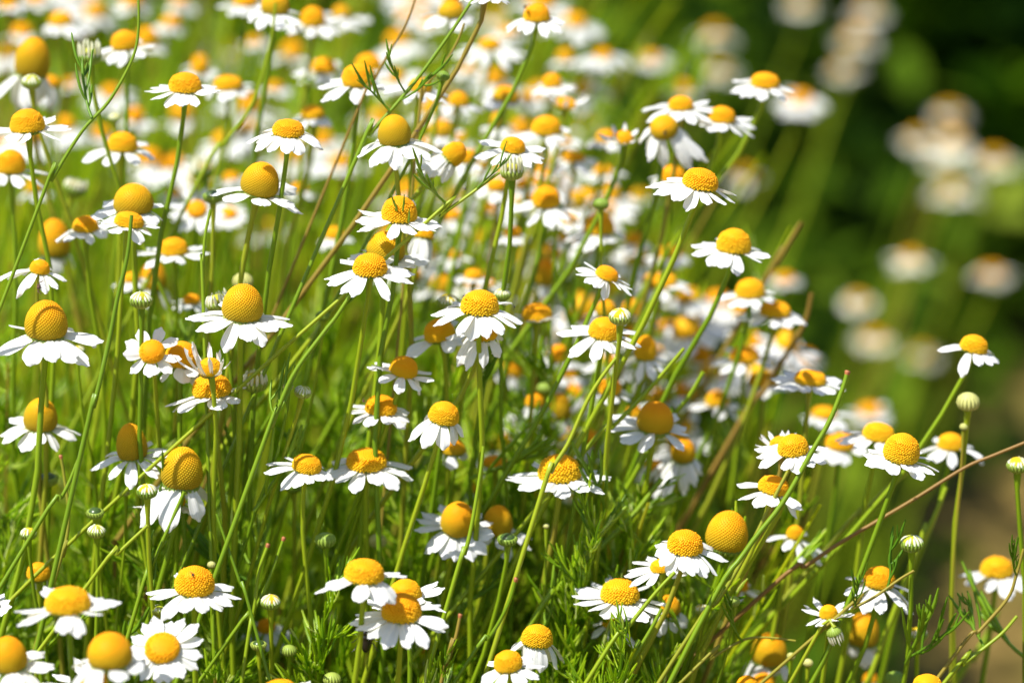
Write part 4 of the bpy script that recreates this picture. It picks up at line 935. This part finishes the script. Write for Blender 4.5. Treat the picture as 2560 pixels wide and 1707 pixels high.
# ------------------------------------------------------------------ shrubs and weeds beyond the bed, shade painted into their leaves
def leaf_cloud(n, centre, size, leaf, seed, shell=.55, keep=None):
    r = np.random.default_rng(seed); d = r.normal(size=(n, 3)); d /= np.linalg.norm(d, axis=1)[:, None]
    lump = 1 + .22 * np.sin(d[:, 0] * 5 + seed) * np.cos(d[:, 2] * 6 + seed * 2) + .12 * np.sin(d[:, 1] * 11 + d[:, 0] * 9)
    rr = (shell + (1 - shell) * r.random(n)) * lump
    c = np.array(centre) + d * rr[:, None] * np.array(size)
    c = c[c[:, 2] > .01]; n = len(c)
    az, el, rl = r.uniform(0, 6.28, n), r.uniform(-.9, .9, n), r.uniform(-1.2, 1.2, n); S = leaf * r.uniform(.6, 1.3, n)
    lv = np.array([(0, 0, 0), (.3, .2, .05), (.3, -.2, .05), (.7, .22, .02), (.7, -.22, .02), (1, 0, -.1)]); lt = np.array([[0, 2, 1], [1, 2, 4], [1, 4, 3], [3, 4, 5]])
    iv = inst(lv, euler_mats(az, el, rl, S, c)); g = Geo(); g.add(iv.reshape(-1, 3), None, (lt[None] + (np.arange(n) * 6)[:, None, None]).reshape(-1, 3)); return g
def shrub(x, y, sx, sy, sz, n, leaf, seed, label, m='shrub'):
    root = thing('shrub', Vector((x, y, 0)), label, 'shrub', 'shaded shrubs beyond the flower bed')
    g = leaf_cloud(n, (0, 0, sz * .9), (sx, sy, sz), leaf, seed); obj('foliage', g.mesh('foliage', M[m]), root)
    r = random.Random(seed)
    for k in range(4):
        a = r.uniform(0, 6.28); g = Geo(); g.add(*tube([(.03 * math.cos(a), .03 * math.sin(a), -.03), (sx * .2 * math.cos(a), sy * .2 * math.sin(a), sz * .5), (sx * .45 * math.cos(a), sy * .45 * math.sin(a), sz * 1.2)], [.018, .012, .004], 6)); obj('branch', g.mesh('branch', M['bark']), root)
SHR = [(.50, 3.25, .34, .32, .56, 6500, .060, 1, 'dark leafy shrub at the right-hand edge, almost black with shade', 'darkshrub'),  # its deep shade comes from the leaf colour
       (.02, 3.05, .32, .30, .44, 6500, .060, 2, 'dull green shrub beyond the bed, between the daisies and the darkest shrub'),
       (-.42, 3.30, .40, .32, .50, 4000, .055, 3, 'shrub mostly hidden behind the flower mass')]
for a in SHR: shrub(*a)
r = np.random.default_rng(21)
g = Geo(); k = 0
while k < 150:
    x = r.uniform(-.35, .62); y = r.uniform(1.35, 3.0)
    front = np.interp(x, [0, .10, .20, .28, .40, .6], [1.3, 1.7, 2.15, 2.38, 2.52, 2.7])
    if y < front: continue
    h = r.uniform(.07, .15) * (1 + .8 * max(0, y - front)) * (1.2 if x < .1 else 1)
    if x > .2: h = r.uniform(.03, .08)
    gg = leaf_cloud(230, (x, y, h * .6), (.10, .10, h), .040, 100 + k, shell=.15); a, b_, c_ = gg.arrays(); g.add(a, None, c_); k += 1
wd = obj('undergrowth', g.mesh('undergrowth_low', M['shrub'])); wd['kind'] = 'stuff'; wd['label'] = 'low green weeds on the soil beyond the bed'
g = Geo()  # weeds in the near-black leaves, deep shade painted as colour
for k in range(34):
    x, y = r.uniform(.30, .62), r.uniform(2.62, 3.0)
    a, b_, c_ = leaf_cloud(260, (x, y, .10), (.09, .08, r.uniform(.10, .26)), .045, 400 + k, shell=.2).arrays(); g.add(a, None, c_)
wd = obj('undergrowth', g.mesh('undergrowth_painted_shade', M['darkshrub'])); wd['kind'] = 'stuff'; wd['label'] = 'leafy growth with shade painted in at the foot of the darkest shrub'

# ------------------------------------------------------------------ labels told by the neighbours
used = {}
def rel(du, dv):
    a = math.degrees(math.atan2(-dv, du)) % 360
    return ['right of', 'above and right of', 'above', 'above and left of', 'left of', 'below and left of', 'below', 'below and right of'][int((a + 22.5) // 45) % 8]
def near_word(d): return 'just ' if d < 110 else ('' if d < 230 else 'well ')
for o, u, v, ph in ITEMS:
    c = sorted((math.hypot(u - a, v - b), rel(u - a, v - b), nm) for a, b, nm in ANCH)
    done = False
    for i in range(0, 6):
        d, rl_, nm = c[i]; L = f'{ph}, {near_word(d)}{rl_} {nm}'
        if L not in used and len(L.split()) <= 16: used[L] = 1; o['label'] = L; done = True; break
    if not done:
        for w in ('paler', 'smaller', 'fainter', 'second', 'third', 'dimmer'):
            d, rl_, nm = c[0]; L = f'{w} {ph}, {near_word(d)}{rl_} {nm}'
            if L not in used and len(L.split()) <= 16: used[L] = 1; o['label'] = L; done = True; break
    if not done: print('NO LABEL', ph, u, v)
print('objects', len(SC.objects))
